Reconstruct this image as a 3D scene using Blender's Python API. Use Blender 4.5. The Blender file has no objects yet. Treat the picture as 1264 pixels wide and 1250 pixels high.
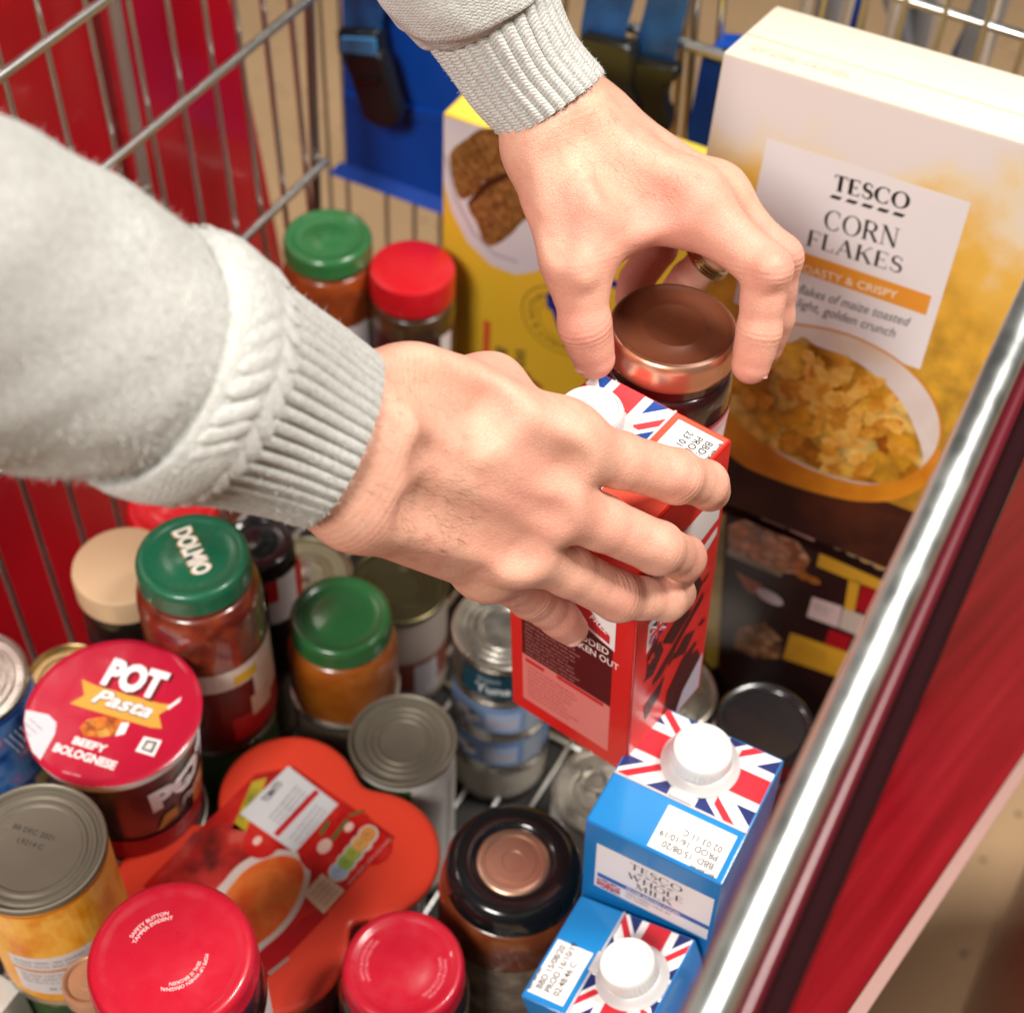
import bpy, bmesh, math, random
import numpy as np
from mathutils import Vector, Matrix

random.seed(7)
rng = np.random.default_rng(7)
SC = bpy.context.scene
COL = SC.collection
PI = math.pi

# ------------------------------------------------------------------ camera
F = 1920.0; CX = 632.0; CY = 625.0; H = 1.53          # focal length in photograph pixels, camera height
def _n(v): v = np.asarray(v, float); return v / np.linalg.norm(v)
_Y = _n([1568, 2125, -F]); _Z = np.array([112.0, 1700.0, F]); _Z = _n(_Z - _Y * (_Z @ _Y)); _X = np.cross(_Y, _Z)
RC = np.array([_X, _Y, _Z])                            # camera axes -> world (trolley) axes
EYE = np.array([0, 0, H])
def ray(px, py): return RC @ np.array([(px - CX) / F, -(py - CY) / F, -1.0])
def at(px, py, d): return EYE + ray(px, py) * d
def on_plane(px, py, o, n):
    r = ray(px, py); n = np.asarray(n, float)
    return EYE + r * (((np.asarray(o) - EYE) @ n) / (r @ n))

cam = bpy.data.cameras.new("camera"); co = bpy.data.objects.new("camera", cam); COL.objects.link(co)
m4 = Matrix.Identity(4)
for i in range(3):
    for j in range(3): m4[i][j] = RC[i, j]
m4.translation = Vector(EYE); co.matrix_world = m4
cam.sensor_fit = 'HORIZONTAL'; cam.sensor_width = 36; cam.lens = 36 * F / 1264
cam.clip_start = 0.02; cam.clip_end = 60
cam.dof.use_dof = True; cam.dof.focus_distance = 0.655; cam.dof.aperture_fstop = 8.5
SC.camera = co

# ------------------------------------------------------------------ world, lamps, exposure
w = bpy.data.worlds.new("World"); SC.world = w; w.use_nodes = True
bg = w.node_tree.nodes["Background"]; bg.inputs[0].default_value = (1.0, 0.93, 0.86, 1); bg.inputs[1].default_value = 0.07
def area(name, loc, target, size, power, col):
    l = bpy.data.lights.new(name, 'AREA'); l.shape = 'RECTANGLE'; l.size, l.size_y = size; l.energy = power; l.color = col
    o = bpy.data.objects.new(name, l); COL.objects.link(o); o.location = loc
    o.rotation_euler = (Vector(target) - Vector(loc)).to_track_quat('-Z', 'Y').to_euler()
    return o
T0 = (-0.25, 0.5, 0.8)
area("overhead_lamp", (0.75, 1.05, 3.05), T0, (0.62, 0.62), 74, (1.0, 0.95, 0.88))
area("overhead_lamp", (-0.30, -1.5, 2.95), T0, (0.7, 0.7), 66, (1.0, 0.95, 0.88))  # unseen front fill, added to brighten the camera-facing sides
area("overhead_lamp", (-2.5, 0.0, 3.05), T0, (0.30, 0.30), 14, (1.0, 0.94, 0.86))
SC.view_settings.view_transform = 'Standard'; SC.view_settings.look = 'None'
SC.view_settings.exposure = 0.2; SC.view_settings.gamma = 1.0

# ------------------------------------------------------------------ materials
def lin(h):
    if not isinstance(h, str): return tuple(h)
    h = h.lstrip('#'); c = [int(h[i:i + 2], 16) / 255 for i in (0, 2, 4)]
    return tuple(x / 12.92 if x <= 0.04045 else ((x + 0.055) / 1.055) ** 2.4 for x in c)
_MC = {}
def mat(name, color, rough=0.5, metal=0.0, coat=0.0, var=None, bump=None, spec=0.5, sss=0.0, trans=0.0, sheen=0.0, alpha=None, ior=None, rvar=None, aniso=None):
    """principled material; var=(scale, colour2, lo, hi) mixes a second colour by noise; bump=(scale, strength)"""
    if name in _MC: return _MC[name]
    m = bpy.data.materials.new(name); m.use_nodes = True; nt = m.node_tree; b = nt.nodes["Principled BSDF"]
    c = lin(color)
    b.inputs["Base Color"].default_value = (*c, 1); b.inputs["Roughness"].default_value = rough
    b.inputs["Metallic"].default_value = metal; b.inputs["Coat Weight"].default_value = coat; b.inputs["Coat Roughness"].default_value = 0.04
    b.inputs["Specular IOR Level"].default_value = spec
    if sss: b.inputs["Subsurface Weight"].default_value = sss; b.inputs["Subsurface Radius"].default_value = (0.006, 0.0025, 0.0015); b.inputs["Subsurface Scale"].default_value = 1.0
    if trans: b.inputs["Transmission Weight"].default_value = trans
    if ior: b.inputs["IOR"].default_value = ior
    if sheen: b.inputs["Sheen Weight"].default_value = sheen
    if var or bump or rvar:
        tc = nt.nodes.new("ShaderNodeTexCoord")
        def noise(sc, det=5):
            n = nt.nodes.new("ShaderNodeTexNoise"); n.inputs["Scale"].default_value = sc; n.inputs["Detail"].default_value = det
            nt.links.new(tc.outputs["Object"], n.inputs["Vector"]); return n
        if var:
            n = noise(var[0]); r = nt.nodes.new("ShaderNodeMapRange"); r.inputs[1].default_value = var[2]; r.inputs[2].default_value = var[3]
            nt.links.new(n.outputs["Fac"], r.inputs[0])
            x = nt.nodes.new("ShaderNodeMix"); x.data_type = 'RGBA'; x.inputs[6].default_value = (*c, 1); x.inputs[7].default_value = (*lin(var[1]), 1)
            nt.links.new(r.outputs[0], x.inputs[0]); nt.links.new(x.outputs[2], b.inputs["Base Color"])
        if bump:
            n = noise(bump[0]); bp = nt.nodes.new("ShaderNodeBump"); bp.inputs["Strength"].default_value = bump[1]; bp.inputs["Distance"].default_value = 0.001
            nt.links.new(n.outputs["Fac"], bp.inputs["Height"]); nt.links.new(bp.outputs[0], b.inputs["Normal"])
        if rvar:
            n = noise(rvar[0]); r = nt.nodes.new("ShaderNodeMapRange"); r.inputs[1].default_value = .3; r.inputs[2].default_value = .7; r.inputs[3].default_value = rvar[1]; r.inputs[4].default_value = rvar[2]
            nt.links.new(n.outputs["Fac"], r.inputs[0]); nt.links.new(r.outputs[0], b.inputs["Roughness"])
    _MC[name] = m; return m
def ink(h, rough=0.38, coat=0.0):
    """printed colour on card, paper or tin"""
    return mat("print_" + h.lstrip('#') + f"_{int(rough*100)}_{int(coat*100)}", h, rough=rough, coat=coat)
def photo_print(name, cols, scale, distort=0.35, rough=0.4, stretch=(1, 1, 1), coat=0.0, second=None):
    """a printed photograph of loose food: voronoi cells in several colours, with darker joints (uses UV in metres)"""
    if name in _MC: return _MC[name]
    m = bpy.data.materials.new(name); m.use_nodes = True; nt = m.node_tree; b = nt.nodes["Principled BSDF"]
    b.inputs["Roughness"].default_value = rough; b.inputs["Coat Weight"].default_value = coat
    uv = nt.nodes.new("ShaderNodeUVMap"); mp = nt.nodes.new("ShaderNodeMapping"); mp.inputs["Scale"].default_value = stretch
    nt.links.new(uv.outputs[0], mp.inputs[0])
    no = nt.nodes.new("ShaderNodeTexNoise"); no.inputs["Scale"].default_value = scale * 0.6; no.inputs["Detail"].default_value = 3
    nt.links.new(mp.outputs[0], no.inputs["Vector"])
    sub = nt.nodes.new("ShaderNodeVectorMath"); sub.operation = 'MULTIPLY_ADD'
    sub.inputs[1].default_value = (distort * 2 / scale,) * 3
    nt.links.new(no.outputs["Color"], sub.inputs[0]); nt.links.new(mp.outputs[0], sub.inputs[2])
    v = nt.nodes.new("ShaderNodeTexVoronoi"); v.inputs["Scale"].default_value = scale
    nt.links.new(sub.outputs[0], v.inputs["Vector"])
    sep = nt.nodes.new("ShaderNodeSeparateColor"); nt.links.new(v.outputs["Color"], sep.inputs[0])
    rp = nt.nodes.new("ShaderNodeValToRGB"); e = rp.color_ramp.elements
    while len(e) < len(cols): e.new(0.5)
    for i, c in enumerate(cols): e[i].position = i / (len(cols) - 1); e[i].color = (*lin(c), 1)
    nt.links.new(sep.outputs[0], rp.inputs[0])
    dk = nt.nodes.new("ShaderNodeMapRange"); dk.inputs[1].default_value = 0.25; dk.inputs[2].default_value = 0.75; dk.inputs[3].default_value = 1.0; dk.inputs[4].default_value = 0.42
    nt.links.new(v.outputs["Distance"], dk.inputs[0])
    mx = nt.nodes.new("ShaderNodeMix"); mx.data_type = 'RGBA'; mx.blend_type = 'MULTIPLY'; mx.inputs[0].default_value = 0.75
    nt.links.new(rp.outputs[0], mx.inputs[6]); nt.links.new(dk.outputs[0], mx.inputs[7])
    n2 = nt.nodes.new("ShaderNodeTexNoise"); n2.inputs["Scale"].default_value = scale * 2.5; n2.inputs["Detail"].default_value = 6
    nt.links.new(mp.outputs[0], n2.inputs["Vector"])
    r2 = nt.nodes.new("ShaderNodeMapRange"); r2.inputs[1].default_value = .3; r2.inputs[2].default_value = .7; r2.inputs[3].default_value = .6; r2.inputs[4].default_value = 1.15
    nt.links.new(n2.outputs["Fac"], r2.inputs[0])
    m2 = nt.nodes.new("ShaderNodeMix"); m2.data_type = 'RGBA'; m2.blend_type = 'MULTIPLY'; m2.inputs[0].default_value = 0.8
    nt.links.new(mx.outputs[2], m2.inputs[6]); nt.links.new(r2.outputs[0], m2.inputs[7])
    nt.links.new(m2.outputs[2], b.inputs["Base Color"])
    _MC[name] = m; return m
def cloud_print(name, cols, scale, rough=0.4, detail=6, stretch=(1, 1, 1), lo=.3, hi=.7):
    """soft blended printed colours (uses UV in metres)"""
    if name in _MC: return _MC[name]
    m = bpy.data.materials.new(name); m.use_nodes = True; nt = m.node_tree; b = nt.nodes["Principled BSDF"]
    b.inputs["Roughness"].default_value = rough
    uv = nt.nodes.new("ShaderNodeUVMap"); mp = nt.nodes.new("ShaderNodeMapping"); mp.inputs["Scale"].default_value = stretch
    nt.links.new(uv.outputs[0], mp.inputs[0])
    n = nt.nodes.new("ShaderNodeTexNoise"); n.inputs["Scale"].default_value = scale; n.inputs["Detail"].default_value = detail
    nt.links.new(mp.outputs[0], n.inputs["Vector"])
    r = nt.nodes.new("ShaderNodeMapRange"); r.inputs[1].default_value = lo; r.inputs[2].default_value = hi
    nt.links.new(n.outputs["Fac"], r.inputs[0])
    rp = nt.nodes.new("ShaderNodeValToRGB"); e = rp.color_ramp.elements
    while len(e) < len(cols): e.new(0.5)
    for i, c in enumerate(cols): e[i].position = i / (len(cols) - 1); e[i].color = (*lin(c), 1)
    nt.links.new(r.outputs[0], rp.inputs[0]); nt.links.new(rp.outputs[0], b.inputs["Base Color"])
    _MC[name] = m; return m

STEEL = mat("tin_steel", (0.56, 0.53, 0.47), rough=0.30, metal=1.0, rvar=(60, .22, .40))
TIN_GREY = mat("lacquered_tin", (0.22, 0.195, 0.15), rough=0.45, metal=0.6, rvar=(50, .42, .56))
CHROME = mat("zinc_wire", (0.62, 0.62, 0.60), rough=0.28, metal=1.0, rvar=(90, .2, .4))
BRASSY = mat("gold_lacquer", (0.60, 0.47, 0.22), rough=0.30, metal=1.0)
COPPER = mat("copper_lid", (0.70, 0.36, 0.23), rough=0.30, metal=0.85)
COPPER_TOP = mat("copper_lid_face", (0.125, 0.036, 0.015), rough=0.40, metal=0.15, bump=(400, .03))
ROSE = mat("rose_gold_disc", (0.70, 0.40, 0.28), rough=0.34, metal=0.85)
BLACK_PL = mat("black_plastic", (0.008, 0.008, 0.009), rough=0.16, coat=0.3)
BLACK_MATT = mat("black_buckle", (0.010, 0.010, 0.010), rough=0.35)
WHITE_PL = mat("white_cap_plastic", (0.72, 0.72, 0.71), rough=0.33, sss=0.15)
CLEAR_PL = mat("milky_cap_base", (0.62, 0.60, 0.60), rough=0.25, sss=0.3)
SEATBLUE = mat("blue_seat_plastic", (0.002, 0.055, 0.36), rough=0.5, spec=.3, bump=(25, .1))
STRAP = mat("blue_webbing", (0.006, 0.060, 0.20), rough=0.42, bump=(500, .4), var=(40, (0.015, 0.11, 0.32), .4, .7))
REDGLOSS = mat("glossy_red_board", (0.42, 0.004, 0.012), rough=0.22, coat=0.15, bump=(14, .06))

# ------------------------------------------------------------------ geometry helpers
def W(o):
    """world matrix of an object, parents included, without waiting for the scene to update"""
    return o.matrix_world if o.parent is None else W(o.parent) @ o.matrix_parent_inverse @ o.matrix_basis
class MB:
    """mesh builder in world coordinates"""
    def __init__(s): s.v = []; s.f = []; s.m = []; s.mats = []; s.uv = {}; s.smooth = True
    def mi(s, m):
        if m not in s.mats: s.mats.append(m)
        return s.mats.index(m)
    def add(s, verts, faces, m, uvs=None):
        b = len(s.v); k = s.mi(m)
        s.v.extend([tuple(map(float, p)) for p in verts])
        for f in faces: s.f.append(tuple(b + i for i in f)); s.m.append(k)
        if uvs is not None:
            for i, u in enumerate(uvs): s.uv[b + i] = (float(u[0]), float(u[1]))
        return b
    def build(s, name, parent=None, smooth=True, angle=38, recalc=False):
        me = bpy.data.meshes.new(name)
        V = s.v
        if parent is not None:
            inv = np.array(W(parent).inverted())
            A = np.array(V, float).reshape(-1, 3); V = (A @ inv[:3, :3].T + inv[:3, 3]).tolist()
        me.from_pydata(V, [], s.f)
        for m in s.mats: me.materials.append(m)
        me.polygons.foreach_set("material_index", s.m)
        if s.uv:
            l = me.uv_layers.new(name="UVMap"); vi = np.zeros(len(me.loops), int); me.loops.foreach_get("vertex_index", vi)
            l.data.foreach_set("uv", np.array([s.uv.get(int(i), (0, 0)) for i in vi]).ravel())
        if recalc:
            bm = bmesh.new(); bm.from_mesh(me); bmesh.ops.recalc_face_normals(bm, faces=bm.faces); bm.to_mesh(me); bm.free()
        if smooth:
            me.polygons.foreach_set("use_smooth", [True] * len(me.polygons)); me.set_sharp_from_angle(angle=math.radians(angle))
        me.update()
        o = bpy.data.objects.new(name, me); COL.objects.link(o)
        if parent is not None: o.parent = parent
        return o
def thing(name, label, cat, loc=(0, 0, 0), group=None, mw=None):
    o = bpy.data.objects.new(name, None); COL.objects.link(o); o.empty_display_size = 0.02
    o["label"] = label; o["category"] = cat
    if group: o["group"] = group
    o.matrix_world = mw if mw is not None else Matrix.Translation(Vector(loc))
    return o
def tag(o, label, cat, group=None, kind=None):
    if kind: o["kind"] = kind
    if label: o["label"] = label; o["category"] = cat
    if group: o["group"] = group
    return o
def lathe(mb, c, prof, seg=72, wob=None, axis=None):
    """prof: list of (r, z, material of the band up to the next point)"""
    c = np.asarray(c, float); ang = np.linspace(0, 2 * PI, seg, endpoint=False)
    if axis is None: ax = np.eye(3)
    else:
        z = _n(axis); x = _n(np.cross([0.3, 1, 0.1], z)); ax = np.array([x, np.cross(z, x), z])
    for i in range(len(prof) - 1):
        r0, z0, m = prof[i][:3]; r1, z1 = prof[i + 1][:2]
        if abs(r0 - r1) < 1e-9 and abs(z0 - z1) < 1e-9: continue
        ring = lambda r, z: [c + ax[0] * (r * math.cos(a)) + ax[1] * (r * math.sin(a)) + ax[2] * z for a in ang]
        if r0 < 1e-7:
            mb.add([c + ax[2] * z0] + ring(r1, z1), [(0, 1 + (j + 1) % seg, 1 + j) for j in range(seg)], m)
        elif r1 < 1e-7:
            mb.add([c + ax[2] * z1] + ring(r0, z0), [(0, 1 + j, 1 + (j + 1) % seg) for j in range(seg)], m)
        else:
            mb.add(ring(r0, z0) + ring(r1, z1), [(j, (j + 1) % seg, seg + (j + 1) % seg, seg + j) for j in range(seg)], m)
def weld(o, d=1e-5):
    bm = bmesh.new(); bm.from_mesh(o.data); bmesh.ops.remove_doubles(bm, verts=bm.verts, dist=d)
    bmesh.ops.recalc_face_normals(bm, faces=bm.faces); bm.to_mesh(o.data); bm.free()
    o.data.polygons.foreach_set("use_smooth", [True] * len(o.data.polygons)); o.data.set_sharp_from_angle(angle=math.radians(42)); o.data.update()
    return o
def lobj(name, c, prof, parent, seg=72, axis=None):
    mb = MB(); lathe(mb, c, prof, seg, axis=axis); return weld(mb.build(name, parent))
def box(mb, o, ax, lo, hi, m, bev=0.0):
    """box in the frame (o, ax rows) between lo and hi, bevelled"""
    bm = bmesh.new(); bmesh.ops.create_cube(bm, size=1)
    lo = np.array(lo, float); hi = np.array(hi, float)
    for v in bm.verts: v.co = Vector(((np.array(v.co) + .5) * (hi - lo) + lo).tolist())
    if bev > 0: bmesh.ops.bevel(bm, geom=list(bm.edges), offset=bev, segments=2, affect='EDGES', profile=0.6)
    bm.verts.ensure_lookup_table()
    ax = np.asarray(ax, float); V = [np.asarray(o) + np.array(v.co) @ ax for v in bm.verts]
    mb.add(V, [[v.index for v in f.verts] for f in bm.faces], m); bm.free()
I3 = np.eye(3)
def tube(mb, pts, r, m, seg=10, closed=False):
    P = [np.asarray(p, float) for p in pts]; n = len(P); rr = r if hasattr(r, '__len__') else [r] * n
    V = []; F_ = []; up = None
    for i, p in enumerate(P):
        t = _n((P[(i + 1) % n] if closed or i < n - 1 else p) - (P[i - 1] if closed or i > 0 else p))
        if up is None: up = _n(np.cross(t, [0.31, 0.17, 0.93])); 
        up = _n(up - t * (up @ t)); b = np.cross(t, up)
        V += [p + rr[i] * (math.cos(a) * up + math.sin(a) * b) for a in np.linspace(0, 2 * PI, seg, endpoint=False)]
    for i in range(n if closed else n - 1):
        for j in range(seg):
            a = i * seg + j; b_ = i * seg + (j + 1) % seg; k = ((i + 1) % n) * seg
            F_.append((a, b_, k + (j + 1) % seg, k + j))
    if not closed: F_.append(tuple(range(seg))[::-1]); F_.append(tuple((n - 1) * seg + j for j in range(seg)))
    mb.add(V, F_, m)

# -------- flat print: polygons and lettering laid on a surface in layers a tenth of a millimetre apart
_TXT = {}
def text2d(s, bold=0.0):
    k = (s, bold)
    if k in _TXT: return _TXT[k]
    c = bpy.data.curves.new("lettering", 'FONT'); c.body = s; c.size = 1; c.offset = bold; c.resolution_u = 3
    o = bpy.data.objects.new("lettering", c); COL.objects.link(o); bpy.context.view_layer.update()
    me = bpy.data.meshes.new_from_object(o.evaluated_get(bpy.context.evaluated_depsgraph_get()))
    V = np.array([v.co[:2] for v in me.vertices]).reshape(-1, 2); Fc = [tuple(p.vertices) for p in me.polygons]
    bpy.data.objects.remove(o); bpy.data.curves.remove(c); bpy.data.meshes.remove(me)
    _TXT[k] = (V, Fc); return _TXT[k]
def arc(cx, cy, rx, ry, a0, a1, n=14): return [(cx + rx * math.cos(a), cy + ry * math.sin(a)) for a in np.linspace(math.radians(a0), math.radians(a1), n)]
# serif capitals, drawn as strokes (x, y, half width) on a unit cap height
def _ln(x0, y0, x1, y1, w): return [(x0, y0, w), (x1, y1, w)]
TH, TN, SF = .075, .024, .018
def _sf(x, y, w=.13): return _ln(x - w, y, x + w, y, SF)
def _bowl(pts, f): return [(x, y, f(x, y)) for x, y in pts]
def _cw(cx, rx): return lambda x, y: TN + (TH - TN) * min(1, abs(x - cx) / rx) ** 2
SER = {
 'T': (.72, [_ln(.36, 0, .36, 1, TH), _ln(.02, .975, .70, .975, TN), _ln(.035, .97, .035, .78, SF), _ln(.685, .97, .685, .78, SF), _sf(.36, .018, .15)]),
 'E': (.66, [_ln(.14, 0, .14, 1, TH), _ln(.08, .975, .58, .975, TN), _ln(.14, .51, .46, .51, TN), _ln(.08, .025, .62, .025, TN), _ln(.57, .97, .57, .8, SF), _ln(.605, .03, .605, .22, SF), _ln(.455, .42, .455, .6, SF)]),
 'F': (.62, [_ln(.14, 0, .14, 1, TH), _ln(.08, .975, .58, .975, TN), _ln(.14, .5, .46, .5, TN), _sf(.14, .018, .14), _ln(.57, .97, .57, .8, SF), _ln(.455, .41, .455, .59, SF)]),
 'L': (.62, [_ln(.14, 0, .14, 1, TH), _ln(.08, .025, .58, .025, TN), _sf(.14, .98, .14), _ln(.57, .03, .57, .24, SF)]),
 'H': (.86, [_ln(.15, 0, .15, 1, TH), _ln(.71, 0, .71, 1, TH), _ln(.15, .51, .71, .51, TN), _sf(.15, .018), _sf(.71, .018), _sf(.15, .982), _sf(.71, .982)]),
 'I': (.32, [_ln(.16, 0, .16, 1, TH), _sf(.16, .018), _sf(.16, .982)]),
 'N': (.86, [_ln(.13, 0, .13, 1, TN), _ln(.13, 1, .72, 0, TH), _ln(.73, 0, .73, 1, TN), _sf(.13, .018), _sf(.1, .982, .1), _sf(.73, .982)]),
 'M': (1.0, [_ln(.13, 0, .15, 1, TN), _ln(.15, 1, .48, .02, TH), _ln(.48, .02, .82, 1, TN), _ln(.84, 0, .84, 1, TH), _sf(.13, .018), _sf(.84, .018), _sf(.12, .982, .08), _sf(.87, .982, .09)]),
 'W': (1.12, [_ln(.1, 1, .34, .0, TH), _ln(.34, .0, .56, .95, TN), _ln(.54, 1, .78, .0, TH), _ln(.78, .0, 1.02, 1, TN), _sf(.1, .982, .12), _sf(.56, .982, .1), _sf(1.02, .982, .1)]),
 'A': (.84, [_ln(.1, 0, .42, 1, TN), _ln(.42, 1, .72, 0, TH), _ln(.22, .34, .62, .34, TN), _sf(.1, .018, .1), _sf(.72, .018, .12)]),
 'K': (.82, [_ln(.15, 0, .15, 1, TH), _ln(.2, .42, .66, 1, TN), _ln(.36, .58, .72, 0, TH), _sf(.15, .018), _sf(.15, .982), _sf(.66, .982, .11), _sf(.73, .018, .12)]),
 'R': (.82, [_ln(.15, 0, .15, 1, TH), _bowl([(.15, .975), (.38, .975)] + arc(.38, .735, .24, .24, 90, -90) + [(.15, .495)], _cw(.38, .24)), _ln(.4, .49, .72, 0, TH), _sf(.15, .018), _sf(.13, .982, .11), _sf(.76, .018, .08)]),
 'O': (.92, [_bowl(arc(.46, .5, .38, .5, 0, 360, 33), _cw(.46, .38))]),
 'C': (.84, [_bowl(arc(.46, .5, .38, .5, 48, 312, 27), _cw(.46, .38)), _ln(.715, .95, .715, .70, SF), _ln(.715, .1, .715, .28, SF)]),
 'S': (.62, [[(x, y, TN + (TH - TN) * math.sin(PI * i / 24) ** 2) for i, (x, y) in enumerate(arc(.31, .745, .2, .23, 30, 250, 13) + arc(.31, .265, .22, .245, 72, -150, 12))], _ln(.5, .93, .5, .74, SF), _ln(.09, .07, .09, .27, SF)]),
}
class Print:
    def __init__(s, fn, lay=0.00013): s.mb = MB(); s.fn = fn; s.lay = lay
    def _add(s, pts, faces, m, layer): s.mb.add([s.fn(u, v, layer * s.lay) for u, v in pts], faces, m, uvs=pts)
    def poly(s, pts, m, layer=1): s._add(pts, [tuple(range(len(pts)))], m, layer)
    def rect(s, u0, v0, u1, v1, m, layer=1, nu=1, nv=1, rot=0, piv=None):
        P = [(u0 + (u1 - u0) * i / nu, v0 + (v1 - v0) * j / nv) for j in range(nv + 1) for i in range(nu + 1)]
        if rot:
            cu, cv = piv or ((u0 + u1) / 2, (v0 + v1) / 2); c, sn = math.cos(rot), math.sin(rot)
            P = [(cu + (x - cu) * c - (y - cv) * sn, cv + (x - cu) * sn + (y - cv) * c) for x, y in P]
        s._add(P, [(j * (nu + 1) + i, j * (nu + 1) + i + 1, (j + 1) * (nu + 1) + i + 1, (j + 1) * (nu + 1) + i) for j in range(nv) for i in range(nu)], m, layer)
    def ell(s, cu, cv, ru, rv, m, layer=1, n=40, rot=0, hole=0):
        c, sn = math.cos(rot), math.sin(rot)
        R = lambda k: [(cu + k * ru * math.cos(a) * c - k * rv * math.sin(a) * sn, cv + k * ru * math.cos(a) * sn + k * rv * math.sin(a) * c) for a in np.linspace(0, 2 * PI, n, endpoint=False)]
        if hole: s._add(R(1) + R(hole), [(i, (i + 1) % n, n + (i + 1) % n, n + i) for i in range(n)], m, layer)
        else: s._add([(cu, cv)] + R(1), [(0, 1 + i, 1 + (i + 1) % n) for i in range(n)], m, layer)
    def blob(s, cu, cv, ru, rv, m, layer=1, n=18, j=.25, rot=0):
        rr = [1 + random.uniform(-j, j) for _ in range(n)]; c, sn = math.cos(rot), math.sin(rot)
        P = [(cu, cv)]
        for i in range(n):
            a = 2 * PI * i / n; x = ru * rr[i] * math.cos(a); y = rv * rr[i] * math.sin(a); P.append((cu + x * c - y * sn, cv + x * sn + y * c))
        s._add(P, [(0, 1 + i, 1 + (i + 1) % n) for i in range(n)], m, layer)
    def _place(s, V, u, v, size, sx, rot, shear, align):
        if align == 'C': V[:, 0] -= (V[:, 0].min() + V[:, 0].max()) / 2
        elif align == 'R': V[:, 0] -= V[:, 0].max()
        V[:, 0] = (V[:, 0] + shear * V[:, 1]) * sx
        V *= size; c, sn = math.cos(rot), math.sin(rot)
        return np.stack([u + V[:, 0] * c - V[:, 1] * sn, v + V[:, 0] * sn + V[:, 1] * c], 1)
    def text(s, t, u, v, size, m, layer=2, rot=0, bold=0.0, align='C', sx=1.0, shear=0.0):
        V, Fc = text2d(t, bold)
        if len(V): s._add(s._place(V.copy() / .7, u, v, size, sx, rot, shear, align).tolist(), Fc, m, layer)   # size = cap height
    def serif(s, t, u, v, size, m, layer=2, rot=0, align='C', sx=1.0, track=.06, wt=1.0):
        V = []; Fc = []; lv = []; x = 0
        for ch in t:
            if ch == ' ': x += .35; continue
            adv, strokes = SER[ch]
            for k, st in enumerate(strokes):
                p = np.array(st); d = np.gradient(p[:, :2], axis=0); d /= np.linalg.norm(d, axis=1)[:, None] + 1e-9
                nn = np.stack([-d[:, 1], d[:, 0]], 1); b = len(V)
                for q, nq in zip(p, nn): V += [(x + q[0] + nq[0] * q[2] * wt, q[1] + nq[1] * q[2] * wt), (x + q[0] - nq[0] * q[2] * wt, q[1] - nq[1] * q[2] * wt)]
                lv += [k * .12] * (2 * len(p))
                Fc += [(b + 2 * i, b + 2 * i + 1, b + 2 * i + 3, b + 2 * i + 2) for i in range(len(p) - 1)]
            x += adv + track
        P = s._place(np.array(V), u, v, size, sx, rot, 0, align)
        s.mb.add([s.fn(a, b, (layer + l) * s.lay) for (a, b), l in zip(P, lv)], Fc, m, uvs=P.tolist())
    def lines(s, u, v, wid, n, pitch, size, m, layer=2, rot=0, words=None, align='L', bold=0):
        W = words or "made with care from good simple things grown nearby picked when ripe packed the same day keep cool once opened and use within three days store in a dry place see lid for date shake well".split()
        k = random.randrange(len(W))
        for i in range(n):
            t = ''; 
            while len(t) < wid / size * .98: t += W[k % len(W)] + ' '; k += 1
            c, sn = math.cos(rot), math.sin(rot)
            s.text(t.strip(), u + i * pitch * sn, v - i * pitch * c, size, m, layer, rot=rot, align=align, bold=bold)
    def build(s, name, parent): return s.mb.build(name, parent, smooth=False)
def plane_fn(o, U, V):
    o = np.asarray(o, float); U = _n(U); V = _n(V); N = np.cross(U, V)
    return lambda u, v, h: o + U * u + V * v + N * h
def cyl_fn(c, r, a0):
    c = np.asarray(c, float)
    return lambda u, v, h: c + np.array([(r + h) * math.cos(a0 + u / r), (r + h) * math.sin(a0 + u / r), v])
def arc_fn(base, rho, a0, flip=1):
    """bends a print round a circle on a flat face: u runs clockwise, v outwards (flip=-1: anticlockwise, v inwards)"""
    return lambda u, v, h: base((rho + flip * v) * math.cos(a0 - flip * u / rho), (rho + flip * v) * math.sin(a0 - flip * u / rho), h)
def rounded(pts, n=4):
    """closed smooth curve through the points"""
    P = np.array(pts, float); m = len(P); out = []
    for i in range(m):
        a, b, c, d = P[i - 1], P[i], P[(i + 1) % m], P[(i + 2) % m]
        for k in range(n): t = k / n; out.append(tuple(.5 * (2 * b + (c - a) * t + (2 * a - 5 * b + 4 * c - d) * t * t + (3 * b - 3 * c + d - a) * t ** 3)))
    return out
def clip(poly, lo, hi):
    for ax, val, sg in ((0, lo[0], 1), (0, hi[0], -1), (1, lo[1], 1), (1, hi[1], -1)):
        out = []
        for i in range(len(poly)):
            a, b = poly[i - 1], poly[i]; da = (a[ax] - val) * sg; db = (b[ax] - val) * sg
            if da >= 0 or db >= 0:
                if (da >= 0) != (db >= 0):
                    t = da / (da - db); out.append((a[0] + t * (b[0] - a[0]), a[1] + t * (b[1] - a[1])))
                if db >= 0: out.append(b)
        poly = out
        if len(poly) < 3: return []
    return poly
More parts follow.
